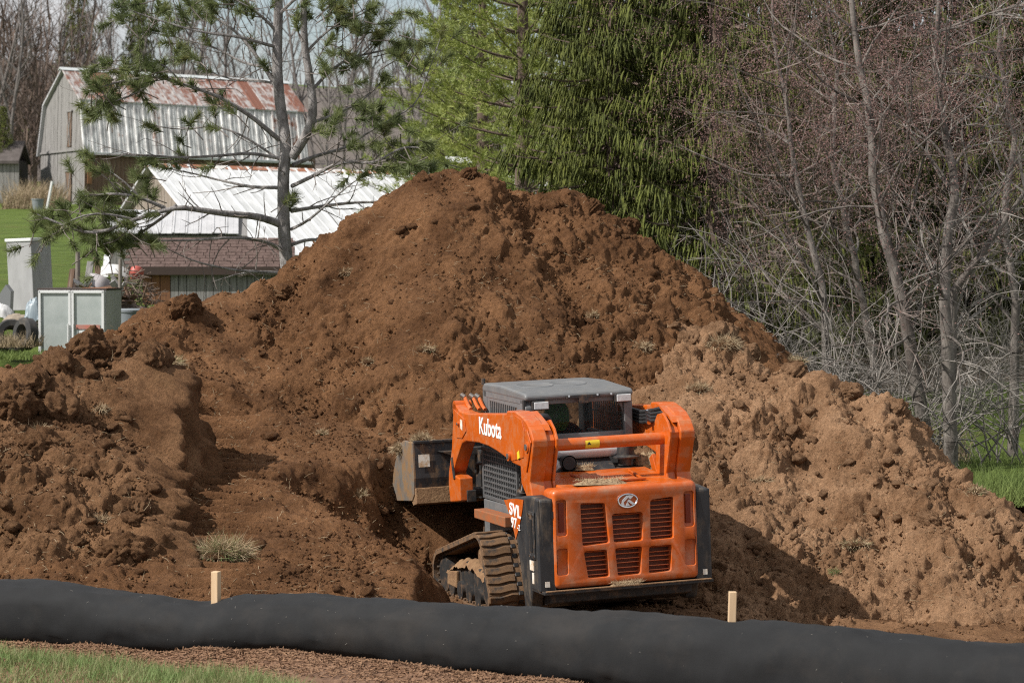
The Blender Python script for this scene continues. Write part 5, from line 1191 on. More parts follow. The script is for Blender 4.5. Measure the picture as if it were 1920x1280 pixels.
# ---- undercarriage
TR = []
def arc(cy, cz, r, a0, a1, n):
    return [(cy + r * math.cos(R(a0 + (a1 - a0) * i / n)), cz + r * math.sin(R(a0 + (a1 - a0) * i / n))) for i in range(n + 1)]
TR += arc(1.50, .50, .235, 68, 178, 9)          # sprocket, up and rearwards
TR += arc(1.30, .20, .215, 185, 268, 7)         # rear idler
TR += arc(2.78, .19, .235, 272, 428, 12)        # front idler
def resample(P, n):
    P = [Vector(p) for p in P] + [Vector(P[0])]; Ls = [0]
    for a, b in zip(P, P[1:]): Ls.append(Ls[-1] + (b - a).length)
    out = []
    for i in range(n):
        t = Ls[-1] * i / n; j = max(k for k in range(len(Ls)) if Ls[k] <= t + 1e-9); j = min(j, len(P) - 2)
        f = (t - Ls[j]) / max(Ls[j + 1] - Ls[j], 1e-9); p = P[j].lerp(P[j + 1], f); out.append((p, (P[j + 1] - P[j]).normalized()))
    return out
TP = resample(TR, 192)
def make_track(sx):
    vs, fs = [], []; m_ = len(TP); xo, xi = sx * .985, sx * .545
    for p, t in TP:
        nrm = Vector((t.y, -t.x))       # outwards
        q = p - nrm * .035
        vs += [(xi, p.x, p.y), (xo, p.x, p.y), (xo, q.x, q.y), (xi, q.x, q.y)]
    for i in range(m_):
        j = (i + 1) % m_
        for k in range(4): fs.append((i * 4 + k, i * 4 + (k + 1) % 4, j * 4 + (k + 1) % 4, j * 4 + k))
    tr = MB().add(vs, fs).build('track', M_rub, ld)
    # tread lugs: chevron bars on the outside, drive lugs inside
    def place(me, name, i, m, off=0):
        p, t = TP[i % m_]; nrm = Vector((t.y, -t.x)); o = link(name, me, m, tr)
        o.matrix_local = Matrix(((1, 0, 0, 0), (0, t.x, nrm.x, p.x + nrm.x * off), (0, t.y, nrm.y, p.y + nrm.y * off), (0, 0, 0, 1))); return o
    zig = lambda w: [(-.435, -w), (-.30, -w + .012), (-.14, -w - .03), (0, -w + .004), (0, w + .004), (-.14, w - .03), (-.30, w + .012), (-.435, w)]
    lug = MB().prism([(sx * (.985 + x + .435 - .435), y) for x, y in zig(.030)], -.004, .026, 'z')
    def mesh_of(m_b, nm):
        me = bpy.data.meshes.new(nm); me.from_pydata(m_b.v, [], m_b.f); me.update()
        bm = bmesh.new(); bm.from_mesh(me); bmesh.ops.recalc_face_normals(bm, faces=bm.faces); bmesh.ops.bevel(bm, geom=[e for e in bm.edges], offset=.006, segments=1, affect='EDGES'); bm.to_mesh(me); bm.free(); return me
    outer = MB().prism([(sx * a, b) for a, b in ((.985, -.032), (.88, -.024), (.76, -.05), (.70, -.045), (.70, .026), (.76, .022), (.88, .042), (.985, .034))], -.004, .017, 'z')
    inner = MB().prism([(sx * a, b) for a, b in ((.63, -.035), (.545, -.03), (.545, .03), (.63, .035))], -.004, .017, 'z')
    m1 = mesh_of(outer, 'tread_lug'); m2 = mesh_of(inner, 'tread_lug'); m3 = mesh_of(MB().box((sx * .80, 0, -.05), (.30, .022, .03)), 'drive_lug')
    m4 = mesh_of(MB().box((sx * .665, 0, .0), (.05, .045, .012)), 'sprocket_hole')
    for i in range(0, m_, 4):
        place(m1, 'tread_lug', i, M_rub); place(m2, 'tread_lug', i, M_rub); place(m4, 'sprocket_hole', i + 2, M_hose)
        if i % 8 == 0: place(m3, 'drive_lug', i, M_rub)
        else: place(m3, 'drive_lug', i, M_rub)
    fr_ = MB().prism([(1.32, .14), (1.30, .26), (1.55, .36), (2.05, .40), (2.42, .30), (2.70, .26), (2.74, .14), (2.5, .08), (1.5, .08)], sx * .62, sx * .91, 'x').build('roller_frame', M_bkd, ld, bevel=.012)
    MB().prism([(2.32, .10), (2.30, .27), (2.62, .24), (2.64, .10)], sx * .91, sx * .945, 'x').build('frame_end_plate', M_mud, fr_, bevel=.01)
    sp = MB().cyl((sx * .60, 1.50, .50), (sx * .88, 1.50, .50), .165, 20).build('sprocket', M_bkd, ld, smooth=True)
    MB().cyl((sx * .88, 1.50, .50), (sx * .93, 1.50, .50), .09, 12).build('hub', M_mud, sp)
    MB().cyl((sx * .60, 2.78, .19), (sx * .93, 2.78, .19), .185, 20).build('front_idler', M_bkd, ld, smooth=True)
    MB().cyl((sx * .60, 1.30, .20), (sx * .93, 1.30, .20), .165, 20).build('rear_idler', M_bkd, ld, smooth=True)
    for y_ in (1.62, 1.92, 2.22, 2.50): MB().cyl((sx * .62, y_, .09), (sx * .94, y_, .09), .095, 14).build('roller', M_bkd, ld, smooth=True)
make_track(-1); make_track(1)
# mud caked on the left roller frame
rng = np.random.RandomState(3)
gx, gy = np.meshgrid(np.linspace(-.945, -.60, 26), np.linspace(1.42, 2.66, 80))
gz = .41 - .28 * ((gy - 1.95) / .75) ** 2 * .6 - .10 * ((gx + .78) / .18) ** 4 + .035 * fbm(gx, gy, 6, 3, 4) + .5 * bumps(gx, gy, .07, 8)
link('caked_mud', grid_mesh('caked_mud', gx, gy, gz), M_mud, ld)
# ---- bucket
def bprof():
    # (y, z): back plate upright, rounded heel, floor running forward to the cutting edge
    return [(3.42, 1.46), (3.40, 1.10), (3.42, .93), (3.50, .86), (3.62, .84), (4.30, .80)]
BP = bprof(); bo_ = MB(); th = .018
inner_ = [(y + (th if i < 3 else th * .4), z + (0 if i < 3 else th)) for i, (y, z) in enumerate(BP)]
bo_.prism(BP + inner_[::-1], -1.015, 1.015, 'x')
bucket = bo_.build('bucket', M_bkd, ld)
M_bside = mat('scraped_bucket_side', (.15, .145, .14), (.22, .20, .17), scale=7, rough=.5, metal=.3, c3=(.30, .18, .09), s3=5, p3=(.42, .58), a3=.95)
M_bback = mat('scraped_bucket_back', (.016, .017, .02), (.042, .043, .046), scale=6, rough=.55, c3=(.22, .125, .06), s3=7, p3=(.50, .66), a3=.85, stretch=(1, 1, .5))
bucket.data.materials.clear(); bucket.data.materials.append(M_bback)
for sx in (-1, 1):
    MB().prism([(3.42, 1.47), (3.40, 1.10), (3.42, .93), (3.50, .86), (4.34, .78), (4.36, .86), (4.10, 1.22), (3.90, 1.42), (3.75, 1.47)], sx * 1.015, sx * 1.04, 'x').build('bucket_side', M_bside, bucket, bevel=.005)
MB().box((0, 3.425, 1.47), (2.05, .06, .03)).build('top_rail', M_bkd, bucket, bevel=.005)
MB().prism([(3.36, .84), (3.38, 1.0), (3.41, 1.0), (3.44, .90), (3.55, .855), (3.5, .81)], -1.03, 1.03, 'x').build('heel_plate', M_mud, bucket, bevel=.006)
MB().prism([(4.2, .79), (4.2, .825), (4.42, .795)], -1.03, 1.03, 'x').build('cutting_edge', M_bside, bucket)
MB().add([(-.985, 3.399, 1.345), (-.865, 3.399, 1.345), (-.865, 3.393, 1.215), (-.985, 3.393, 1.215)], [(0, 1, 2, 3)]).build('sticker', M_stk, bucket)
MB().prism([(-.78, 1.37), (-.62, 1.37), (-.62, 1.31)], 3.30, 3.42, 'y').build('gusset', M_bkd, bucket, bevel=.004)
# load of soil in the bucket
gx, gy = np.meshgrid(np.linspace(-1.0, 1.0, 110), np.linspace(3.45, 4.45, 60))
gz = 1.25 + .20 * (1 - ((gx) / 1.05) ** 4) - .42 * np.clip(gy - 3.75, 0, 1) + .05 * fbm(gx, gy, 4, 3, 14) + bumps(gx, gy, .12, 18) * .8
link('soil_load', grid_mesh('soil_load', gx, gy, gz), M_soil, bucket)
# quick hitch, tilt cylinders, front frame
qh = MB()
for sx in (-1, 1):
    qh.box((sx * .35, 3.28, 1.12), (.08, .20, .50)); qh.box((sx * .68, 2.85, .98), (.10, .6, .12))
qh.box((0, 3.30, 1.36), (1.1, .10, .08)); qh.box((0, 3.30, .92), (1.2, .10, .10)); qh.cyl((-.66, 2.72, 1.00), (.66, 2.72, 1.00), .05, 12)
hitch = qh.build('quick_hitch', M_bkd, ld, bevel=.008)
for sx in (-1, 1):
    tcy = MB().cyl((sx * .40, 2.60, 1.62), (sx * .38, 2.95, 1.45), .045, 12).build('tilt_cylinder', M_bkd, ld, smooth=True)
    MB().cyl((sx * .38, 2.95, 1.45), (sx * .35, 3.25, 1.30), .024, 10).build('chrome_rod', M_chr, tcy, smooth=True)
MB().tube([(-.50, 2.60, 1.30), (-.55, 2.75, 1.28), (-.50, 2.9, 1.2), (-.45, 3.1, 1.15)], .018, 8).build('hydraulic_hose', M_hose, ld, smooth=True)
# ---- operator (seated, seen through the dusty rear glass)
def skin_person(name, joints, edges, radii, m, root=0, sub=2):
    me = bpy.data.meshes.new(name); me.from_pydata(joints, edges, []); me.update()
    o = link(name, me, m)
    sk = o.modifiers.new('skin', 'SKIN'); sk.use_smooth_shade = True
    for i, r_ in enumerate(radii): me.skin_vertices[0].data[i].radius = r_ if isinstance(r_, tuple) else (r_, r_)
    me.skin_vertices[0].data[root].use_root = True
    s_ = o.modifiers.new('sub', 'SUBSURF'); s_.levels = sub; s_.render_levels = sub
    bake(o); o.data.materials.clear(); o.data.materials.append(m); o.data.name = name
    return o
M_cloth = mat('dark_work_jacket', (.02, .024, .03), (.035, .04, .045), scale=20, rough=.9)
M_skin = mat('skin', (.42, .24, .17), rough=.6)
M_green = mat('green_cap', (.085, .30, .035), (.07, .24, .03), scale=10, rough=.8)
J = [(0, 0, 0), (0, -.03, .16), (0, -.04, .34), (0, -.03, .47), (0, -.02, .53), (0, .0, .60), (0, .02, .69),          # pelvis..head
     (-.19, -.03, .44), (-.25, .06, .24), (-.25, .30, .22), (-.26, .38, .24), (.19, -.03, .44), (.25, .06, .24), (.25, .30, .22), (.26, .38, .24),
     (-.10, .02, -.01), (-.13, .42, .04), (-.13, .46, -.34), (-.13, .58, -.40), (.10, .02, -.01), (.13, .42, .04), (.13, .46, -.34), (.13, .58, -.40)]
Ed = [(0, 1), (1, 2), (2, 3), (3, 4), (4, 5), (5, 6), (3, 7), (7, 8), (8, 9), (9, 10), (3, 11), (11, 12), (12, 13), (13, 14), (0, 15), (15, 16), (16, 17), (17, 18), (0, 19), (19, 20), (20, 21), (21, 22)]
Rd = [(.16, .12), (.15, .11), (.17, .12), (.10, .09), .055, .095, .085, .075, .055, .042, .04, .075, .055, .042, .04, .09, .07, .05, .045, .09, .07, .05, .045]
per = empty('person', label='operator in green cap and dark jacket seated inside the loader cab', cat='person')
per.matrix_world = LOADER_M @ Matrix.Translation((.03, 1.93, 1.20))
body = skin_person('body', J, Ed, Rd, M_cloth); body.parent = per
hdm = bpy.data.meshes.new('head'); bm = bmesh.new(); bmesh.ops.create_uvsphere(bm, u_segments=20, v_segments=14, radius=1)
for v in bm.verts:
    x, y, z = v.co; v.co = (x * .078, y * .098 + (.02 if z < -.3 and y > 0 else 0), z * .118)
    if y > .85 and abs(z) < .3: v.co.y += .018 * (1 - abs(x) * 2)
bm.to_mesh(hdm); bm.free()
hdo = link('head', hdm, M_skin, per); hdo.location = (0, .02, .63); hdm.polygons.foreach_set('use_smooth', [True] * len(hdm.polygons))
cp = MB().lathe([(.104, -.015), (.108, .02), (.10, .065), (.075, .10), (.03, .118), (0, .12)], (0, .01, .655), 20); cp.prism([(-.08, .10), (-.06, .18), (0, .20), (.06, .18), (.08, .10)], .645, .66, 'z')
cp.build('cap', M_green, per, smooth=True)
hh = MB().lathe([(.118, -.20), (.125, -.12), (.122, -.03), (.11, .03)], (0, -.02, .655), 18).build('hood', M_green, per, smooth=True)
# ================================================================== clods, tufts and straw on the soil
from mathutils.bvhtree import BVHTree
class Field:
    def __init__(s, XYZ): s.X, s.Y, s.Z = XYZ; s.x0, s.y0 = s.X[0, 0], s.Y[0, 0]; s.dx = s.X[0, 1] - s.X[0, 0]; s.dy = s.Y[1, 0] - s.Y[0, 0]
    def z(s, x, y):
        i = np.clip(((np.asarray(y) - s.y0) / s.dy).astype(int), 0, s.Z.shape[0] - 1); j = np.clip(((np.asarray(x) - s.x0) / s.dx).astype(int), 0, s.Z.shape[1] - 1)
        inside = (np.asarray(x) >= s.X[0, 0]) & (np.asarray(x) <= s.X[0, -1]) & (np.asarray(y) >= s.Y[0, 0]) & (np.asarray(y) <= s.Y[-1, 0]); return np.where(inside, s.Z[i, j], -9)
FD = {k: Field(v) for k, v in HF.items()}
def soil_z(x, y): return np.maximum.reduce([f.z(x, y) for f in FD.values()])
def which(x, y):
    ks = list(FD); return np.array(ks)[np.argmax(np.stack([FD[k].z(x, y) for k in ks]), 0)]
def ray_soil(px, py):
    """first soil point seen along a pixel's ray"""
    c, s = math.cos(PIT), math.sin(PIT); u = (px - 960) / FPX; v = (640 - py) / FPX; dr = np.array([u, c + v * s, -s + v * c])
    t = np.arange(18, 38, .02); P = dr[None] * t[:, None]; z = P[:, 2] + CAMZ; h = soil_z(P[:, 0], P[:, 1]); k = np.argmax(h > z)
    return Vector((P[k, 0], P[k, 1], float(h[k]))) if (h > z).any() else None
OWN = {'soil_heap': heap_main, 'left': heap_left, 'right': heap_right}
def clod_mesh(seed):
    rs = np.random.RandomState(seed); bm = bmesh.new(); bmesh.ops.create_icosphere(bm, subdivisions=3, radius=1); dirs = rs.normal(size=(9, 3)); amp = rs.uniform(-.28, .24, 9)
    for v in bm.verts:
        p = np.array(v.co); f = 1 + sum(a * max(0, p @ d / np.linalg.norm(d)) ** 3 for a, d in zip(amp, dirs)) + .35 * float(fbm(np.array([p[0] + p[2] * .7 + seed]), np.array([p[1] - p[2] * .6]), 1.3, 3, seed, .7)[0]); v.co = Vector(p * f * np.array([1, 1, .72]))
    me = bpy.data.meshes.new('clod'); bm.to_mesh(me); bm.free(); me.polygons.foreach_set('use_smooth', [True] * len(me.polygons)); return me
CL = {}
for nm, m in (('soil_heap', M_soil), ('left', M_mid), ('right', M_dry)):
    CL[nm] = []
    for k in range(5):
        me = clod_mesh(40 + k); me.materials.append(m); CL[nm].append(me)
rs = np.random.RandomState(77); rng = random.Random(77)
# single clods that can be picked out
cnt = {k: 0 for k in OWN}
for i in range(2600):
    px, py = rng.uniform(0, 1920), rng.uniform(330, 1130)
    if 820 < px < 1340 and py > 700: continue
    p = ray_soil(px, py)
    if p is None: continue
    k = str(which(np.array([p.x]), np.array([p.y]))[0])
    if k not in OWN or cnt[k] >= 60: continue
    if vn(np.array([p.x * .9]), np.array([p.y * .9]), 40)[0] < -.1 and rng.random() < .7: continue
    cnt[k] += 1; s_ = .03 + .05 * rng.random() ** 2
    o = bpy.data.objects.new('clod', CL[k][rng.randrange(5)]); COL.objects.link(o); o.parent = OWN[k]; o.location = (p.x, p.y, p.z + s_ * .05); o.rotation_euler = (rng.uniform(-.4, .4), rng.uniform(-.4, .4), rng.uniform(0, 6.28)); o.scale = (s_ * rng.uniform(.8, 1.3), s_ * rng.uniform(.8, 1.2), s_)
    if sum(cnt.values()) > 430: break
# heavy sod lumps that break the outlines
def lump(px, py, s_, key, seed, flat=.75, sink=.2):
    p = ray_soil(px, py)
    if p is None: return
    bm = bmesh.new(); bmesh.ops.create_icosphere(bm, subdivisions=5, radius=1); me = bpy.data.meshes.new('sod_lump'); bm.to_mesh(me); bm.free()
    P = np.empty(len(me.vertices) * 3, dtype=np.float32); me.vertices.foreach_get('co', P); P = P.reshape(-1, 3).astype(float)
    a = np.arctan2(P[:, 1], P[:, 0]); b = P[:, 2]; u = P[:, 0] * 1.0 + b * .5 + seed; v = P[:, 1] + b * .6 - seed * .7
    f = 1 + .30 * fbm(u, v, .9, 3, seed, .6) + .16 * billow(u, v, 2.2, seed + 4) + .10 * billow(u, v, 5, seed + 5) + .06 * billow(u, v, 11, seed + 6) - bumps(u, v, .3, seed + 12, .15, .4, .5, .6) * .9
    P = P * f[:, None] * np.array([1, .8, flat]); me.vertices.foreach_set('co', P.astype(np.float32).ravel()); me.polygons.foreach_set('use_smooth', [True] * len(me.polygons)); me.update()
    m_ = {'left': M_mid, 'right': M_dry, 'soil_heap': M_soil}[key]; o = link('sod_lump', me, m_, OWN[key]); o.scale = (s_, s_, s_); o.location = (p.x, p.y + s_ * .3, p.z - s_ * sink * .3); o.rotation_euler = (0, 0, seed); return o
for i, (px, py, s_, k) in enumerate(((105, 690, .24, 'left'), (160, 655, .26, 'left'), (60, 720, .22, 'left'), (225, 665, .27, 'left'), (285, 672, .22, 'left'), (20, 770, .26, 'left'), (110, 770, .24, 'left'), (75, 845, .26, 'left'), (250, 960, .17, 'left'), (235, 1040, .22, 'left'), 
        (1350, 625, .20, 'right'), (1400, 665, .17, 'right'), (1300, 640, .17, 'right'), (1590, 735, .15, 'right'), (1680, 770, .16, 'right'), (1830, 905, .17, 'right'), (1490, 700, .16, 'right'), (1740, 980, .14, 'right'),
        (1010, 350, .17, 'soil_heap'), (1075, 352, .18, 'soil_heap'), (1110, 395, .16, 'soil_heap'), (1040, 390, .13, 'soil_heap'), (880, 330, .14, 'soil_heap'), (790, 340, .14, 'soil_heap'), (1180, 425, .14, 'soil_heap'), (1220, 470, .14, 'soil_heap'), (455, 540, .26, 'soil_heap'), (540, 545, .16, 'soil_heap'), (350, 580, .22, 'soil_heap'), )):
    lump(px, py, s_, k, 5 + i * 3)
# fine crumbs: real grains, joined for each heap
bm = bmesh.new(); bm.free(); IV = np.array([(1, 0, 0), (-1, 0, 0), (0, 1, 0), (0, -1, 0), (0, 0, 1), (0, 0, -1)], float); IF = np.array([(0, 2, 4), (2, 1, 4), (1, 3, 4), (3, 0, 4), (2, 0, 5), (1, 2, 5), (3, 1, 5), (0, 3, 5)])
def crumbs(name, key, n, m, x0, x1, y0, y1, smin, smax, parent):
    x = rs.uniform(x0, x1, n * 3); y = rs.uniform(y0, y1, n * 3); den = fbm(x, y, .8, 3, 41)
    ok = (which(x, y) == key) & (rs.random(n * 3) < sstep(-.5, .5, den) * .9 + .1); x, y = x[ok][:n], y[ok][:n]; z = FD[key].z(x, y); m_ = len(x)
    s_ = smin + (smax - smin) * rs.random(m_) ** 4; V = IV[None] * (1 + rs.normal(size=(m_, len(IV), 1)) * .22) * (s_[:, None, None] * rs.uniform(.7, 1.3, (m_, 1, 3))) + np.stack([x, y, z + s_ * .3], 1)[:, None]
    Fc = IF[None] + (np.arange(m_) * len(IV))[:, None, None]; o = link(name, npmesh(name, V.reshape(-1, 3), Fc.reshape(-1, 3), False), m, parent); o['kind'] = 'stuff'; return o
crumbs('crumbs', 'soil_heap', 25000, M_soil, -5.5, 2.6, 22.5, 33.4, .006, .028, heap_main)
crumbs('crumbs', 'left', 10000, M_mid, -6.2, -2.4, 21, 27.6, .006, .028, heap_left)
crumbs('crumbs', 'right', 15000, M_dry, 1, 6, 21, 30.8, .006, .028, heap_right)
tag(crumbs('soil_crumbs', 'base', 4000, M_mid, -4.5, 5, 20.5, 27, .008, .035, None), 'loose soil crumbs on the bare ground behind the sock', 'soil crumbs', kind='stuff')
# dry grass tufts and sods
M_straw = mat('dry_grass', (.30, .215, .125), (.52, .41, .26), scale=7, rough=.8, trans=.2)
M_fresh = mat('tuft_green', (.10, .14, .04), (.2, .24, .09), scale=7, rough=.8, trans=.2)
def tuft(px, py, s_, label, green=0, n=110, lean=(.1, -.1), hang=.3, sod=True, wide=1.0, at_=None):
    p = at_ or ray_soil(px, py)
    if p is None: return
    e = empty('grass_tuft', p, 0, label, 'grass tuft'); r = np.random.RandomState(int(px * 7 + py))
    n = int(n * 3.2)
    nv = r.normal(size=(n, 3)) + np.array([0, -.25, .55]); nv /= np.linalg.norm(nv, axis=1, keepdims=True)
    C = nv * np.array([.50 * wide, .36, .26]) * s_ * r.uniform(.45, 1.3, (n, 1)) + np.array([0, .02, s_ * .06])
    D = nv * np.array([1.0, 1.0, .8]) + np.array([lean[0], lean[1], .25 - hang]) + r.normal(size=(n, 3)) * .6
    Vv, Fc = blades(C, D, r.uniform(.14, .6, n) * s_, r.uniform(.0013, .0027, n) * (1 + s_), r); k = int(len(Fc) * (1 - green)); nm = 'dry_blades'
    tag(link('dry_blades', npmesh('dry_blades', Vv[:k * 3], Fc[:k]), M_straw, e), kind='stuff')
    if green: tag(link('green_blades', npmesh('green_blades', Vv[k * 3:], Fc[k:] - k * 3), M_fresh, e), kind='stuff')
    if sod:
        o = link('sod', clod_mesh(int(px)), M_mid, e); o.scale = (s_ * .50 * wide, s_ * .34, s_ * .30); o.location = (0, .02, s_ * .06)
    return e
tuft(420, 1045, .34, 'large sod with green and dry grass on the path above the left stake', .28, 620, wide=1.25)
tuft(322, 690, .26, 'dry grass fringe on the upper right edge of the left mound', .15, 320, (.8, 0), .5, wide=.8)
tuft(338, 750, .22, 'dry grass fringe hanging lower on the edge of the left mound', .2, 240, (.8, 0), .6, wide=.7)
tuft(765, 822, .17, 'dry grass clump perched on the bucket corner', .0, 260, (-.3, 0), .1, at_=LOADER_M @ Vector((-.92, 3.5, 1.47)))
tuft(732, 860, .15, 'straw clump hanging beside the bucket side plate', 0, 200, (-.6, 0), .7, at_=LOADER_M @ Vector((-1.05, 3.85, 1.36)))
tuft(798, 658, .14, 'pale grass tuft on the dark slope left of the cab', .1, 110, wide=1.4)
tuft(692, 680, .13, 'small straw tuft in the middle of the dark slope', .05, 90)
tuft(1115, 596, .15, 'straw tuft below the right shoulder of the dark heap', .05, 110)
tuft(655, 515, .15, 'pale straw tuft on the left ridge of the dark heap', .0, 110, wide=1.5)
tuft(1355, 650, .26, 'biggest sod hanging over at the top of the dry bank', .0, 320, (.2, 0), .5, wide=1.3)
tuft(1205, 655, .17, 'grey sod at the left end of the dry bank crest', .0, 150, wide=1.2)
tuft(1310, 735, .18, 'sod right of the cab roof on the dry bank', .0, 170, wide=1.3)
tuft(1490, 682, .18, 'straw tuft along the middle of the bank crest', .1, 150, wide=1.6)
tuft(1605, 1025, .17, 'sod with a dark hollow beneath it low on the dry bank', .1, 190, (0, 0), .4, wide=1.6)
tuft(1565, 1080, .10, 'small fresh green sprig low on the dry bank', .8, 60, sod=False)
tuft(1830, 930, .16, 'straw tuft below the crest at the right of the bank', .15, 120, (.3, 0), .2)
tuft(1430, 905, .14, 'faint straw patch in the middle of the dry bank', .0, 110, wide=1.6)
tuft(605, 815, .12, 'small straw tuft left of the bucket', .05, 90)
tuft(675, 930, .14, 'thin straw tuft below left of the bucket', .1, 70, sod=False)
tuft(190, 980, .13, 'straw patch low on the left mound', .0, 100, wide=1.6)
tuft(75, 810, .15, 'roots and straw hanging on the left mound', .0, 130, (.3, 0), .8)
tuft(190, 770, .14, 'hanging straw in the centre of the left mound', .0, 110, (.2, 0), .8)
tuft(385, 855, .14, 'faint green patch across the cleat marks of the path', .3, 90, sod=False, wide=1.8)
tuft(1700, 760, .16, 'straw along the crest behind the bank right of the trunks', .1, 120, wide=1.6)
# loose straws and roots over the heaps
n = 3200; px = rs.uniform(0, 1920, n); py = rs.uniform(320, 1140, n); S = []
for a, b in zip(px, py):
    if 840 < a < 1330 and b > 700: continue
    p = ray_soil(a, b)
    if p is None: continue
    d = Vector((rs.normal(), rs.normal() * .5, rs.normal() * .45)).normalized(); l_ = .02 + .10 * rs.random() ** 2.5; q = p + Vector((0, -.015, .02)); mid = q + d * l_ * .5 + Vector((0, 0, .012 * rs.random())); S.append((tuple(q), tuple(mid), .0026, .0024)); S.append((tuple(mid), tuple(mid + (d + rvec(rng) * .5).normalized() * l_ * .5), .002, .0012))
Vv, Fq = segs_arrays(S, 3); tag(link('loose_straw', npmesh('loose_straw', Vv, Fq), M_straw), 'loose straw and root ends scattered over the soil', 'straw', kind='stuff')
# grass, roots and soil dropped on the loader
M_chaff = mat('chaff', (.2, .13, .07), (.34, .25, .15), scale=20, rough=.95)
def debris(loc, sx_, sy_, h, label, n=260):
    e = empty('soil_debris', LOADER_M @ Vector(loc), R(18), label, 'debris'); gx, gy = np.meshgrid(np.linspace(-1, 1, 44), np.linspace(-1, 1, 18)); r2 = np.maximum(0, 1 - gx ** 4 - gy ** 2); z = h * r2 * (.55 + .55 * fbm(gx, gy, 2.5, 3, int(loc[0] * 100 + 50))) - .01
    link('clump', grid_mesh('clump', gx * sx_, gy * sy_, z + .3 * h * bumps(gx, gy, .2, 3)), M_chaff, e); r = np.random.RandomState(5); C = r.uniform(-1, 1, (n, 3)) * np.array([sx_, sy_, 0]) * .9; C[:, 2] = h * .5
    Vv, Fc = blades(C, r.normal(size=(n, 3)) + np.array([0, 0, .4]), r.uniform(.02, .06, n), np.full(n, .002), r); link('fibres', npmesh('fibres', Vv, Fc), M_straw, e)
debris((-.17, .12, 1.30), .27, .06, .07, 'crumbled sod resting on the rear edge of the loader hood')
debris((-.06, .88, 1.36), .10, .05, .05, 'small bit of sod beside the exhaust outlet of the loader')
debris((-.02, -.085, .372), .17, .03, .05, 'crumbled soil on the loader rear sill below the grille')
debris((.62, 1.05, 1.36), .13, .12, .16, 'dry sod wedged between the cab and right lift arm')
# ================================================================== foreground: sock, stakes, mulch, grass
M_sock = mat('black_geotextile', (.0085, .009, .010), (.013, .0135, .0145), scale=3, rough=.85, bump=.35, bscale=160, bdist=.004, c3=(.06, .048, .038), s3=1.6, p3=(.5, .8), a3=.35, spec=.35)
# sock: (px, top y, bottom y, distance)
SK = [(-260, 1086, 1212, 18.9), (-100, 1088, 1213, 18.7), (0, 1088, 1214, 18.5), (110, 1087, 1217, 18.35), (190, 1104, 1222, 18.2), (270, 1115, 1226, 18.05), (330, 1124, 1228, 17.95), (396, 1131, 1230, 17.85), (440, 1117, 1228, 17.8), (520, 1112, 1224, 17.65), (640, 1119, 1234, 17.4), (760, 1124, 1250, 17.2), (850, 1132, 1260, 17.0), (940, 1138, 1262, 16.9), (1060, 1143, 1268, 16.7), (1150, 1148, 1276, 16.55), (1260, 1153, 1285, 16.4), (1330, 1158, 1290, 16.3), (1372, 1166, 1294, 16.25), (1420, 1164, 1298, 16.2), (1500, 1166, 1306, 16.1), (1580, 1174, 1316, 15.95), (1680, 1190, 1330, 15.8), (1780, 1199, 1342, 15.65), (1920, 1210, 1358, 15.45), (2080, 1222, 1374, 15.25), (2300, 1240, 1398, 15.0)]
ring = []; NS = 40; path = []
for px, ty, by, d in SK:
    by += max(0, px - 700) * .06
    T, Bt = U(px, ty, d), U(px, by, d - .05); path.append((T.x, d, T.z, Bt.z))
path = np.array(path); s_ = np.concatenate([[0], np.cumsum(np.hypot(np.diff(path[:, 0]), np.diff(path[:, 1])))]); ss = np.arange(0, s_[-1], .02)
def smooth_interp(x, xp, fp, k=7):
    y = np.interp(x, xp, fp); ker = np.hanning(k + 2)[1:-1]; ker /= ker.sum(); yp = np.pad(y, k // 2, mode='edge'); return np.convolve(yp, ker, 'valid')
PX = smooth_interp(ss, s_, path[:, 0], 41); PY = smooth_interp(ss, s_, path[:, 1], 41); PT = smooth_interp(ss, s_, path[:, 2], 9); PB = smooth_interp(ss, s_, path[:, 3], 41)
ang = np.linspace(0, 2 * np.pi, NS, endpoint=False); A, Sg = np.meshgrid(ang, ss)
hh = (PT - PB)[:, None]; ca, sa = np.cos(A), np.sin(A); k_ = .82
ex = np.sign(ca) * np.abs(ca) ** .9; ez = np.sign(sa) * np.abs(sa) ** k_
wob = 1 - .03 * np.abs(vn(Sg * 1.3 + A * 1.1, A * 2.2 - Sg * .4, 4)) + .05 * fbm(Sg, A * .8, 1.6, 3, 3) + .016 * fbm(Sg * 2, A * .7, 5, 2, 8)
Yv = PY[:, None] + ex * .275 * wob; Zv = (PB[:, None] + hh / 2) + ez * hh / 2 * (1 + .0 * wob) - .0; Zv = Zv + .022 * fbm(Sg, A * 1.2, 2.6, 3, 5) * (sa > -.5); Xv = PX[:, None] + .0 * Yv
V = np.stack([Xv, Yv, Zv], -1).reshape(-1, 3); n1 = len(ss); i = np.arange(n1 - 1)[:, None] * NS + np.arange(NS)[None]; j = np.arange(n1 - 1)[:, None] * NS + (np.arange(NS)[None] + 1) % NS
sock = link('filter_sock', npmesh('filter_sock', V, np.stack([i, j, j + NS, i + NS], -1).reshape(-1, 4), True), M_sock); tag(sock, 'long black fabric erosion sock lying across the foreground', 'erosion sock')
M_stake = mat('fresh_pine_stake', (.52, .36, .21), (.60, .44, .28), scale=5, rough=.75, stretch=(8, 8, .6), c3=(.42, .26, .14), s3=9, p3=(.5, .7), a3=.6)
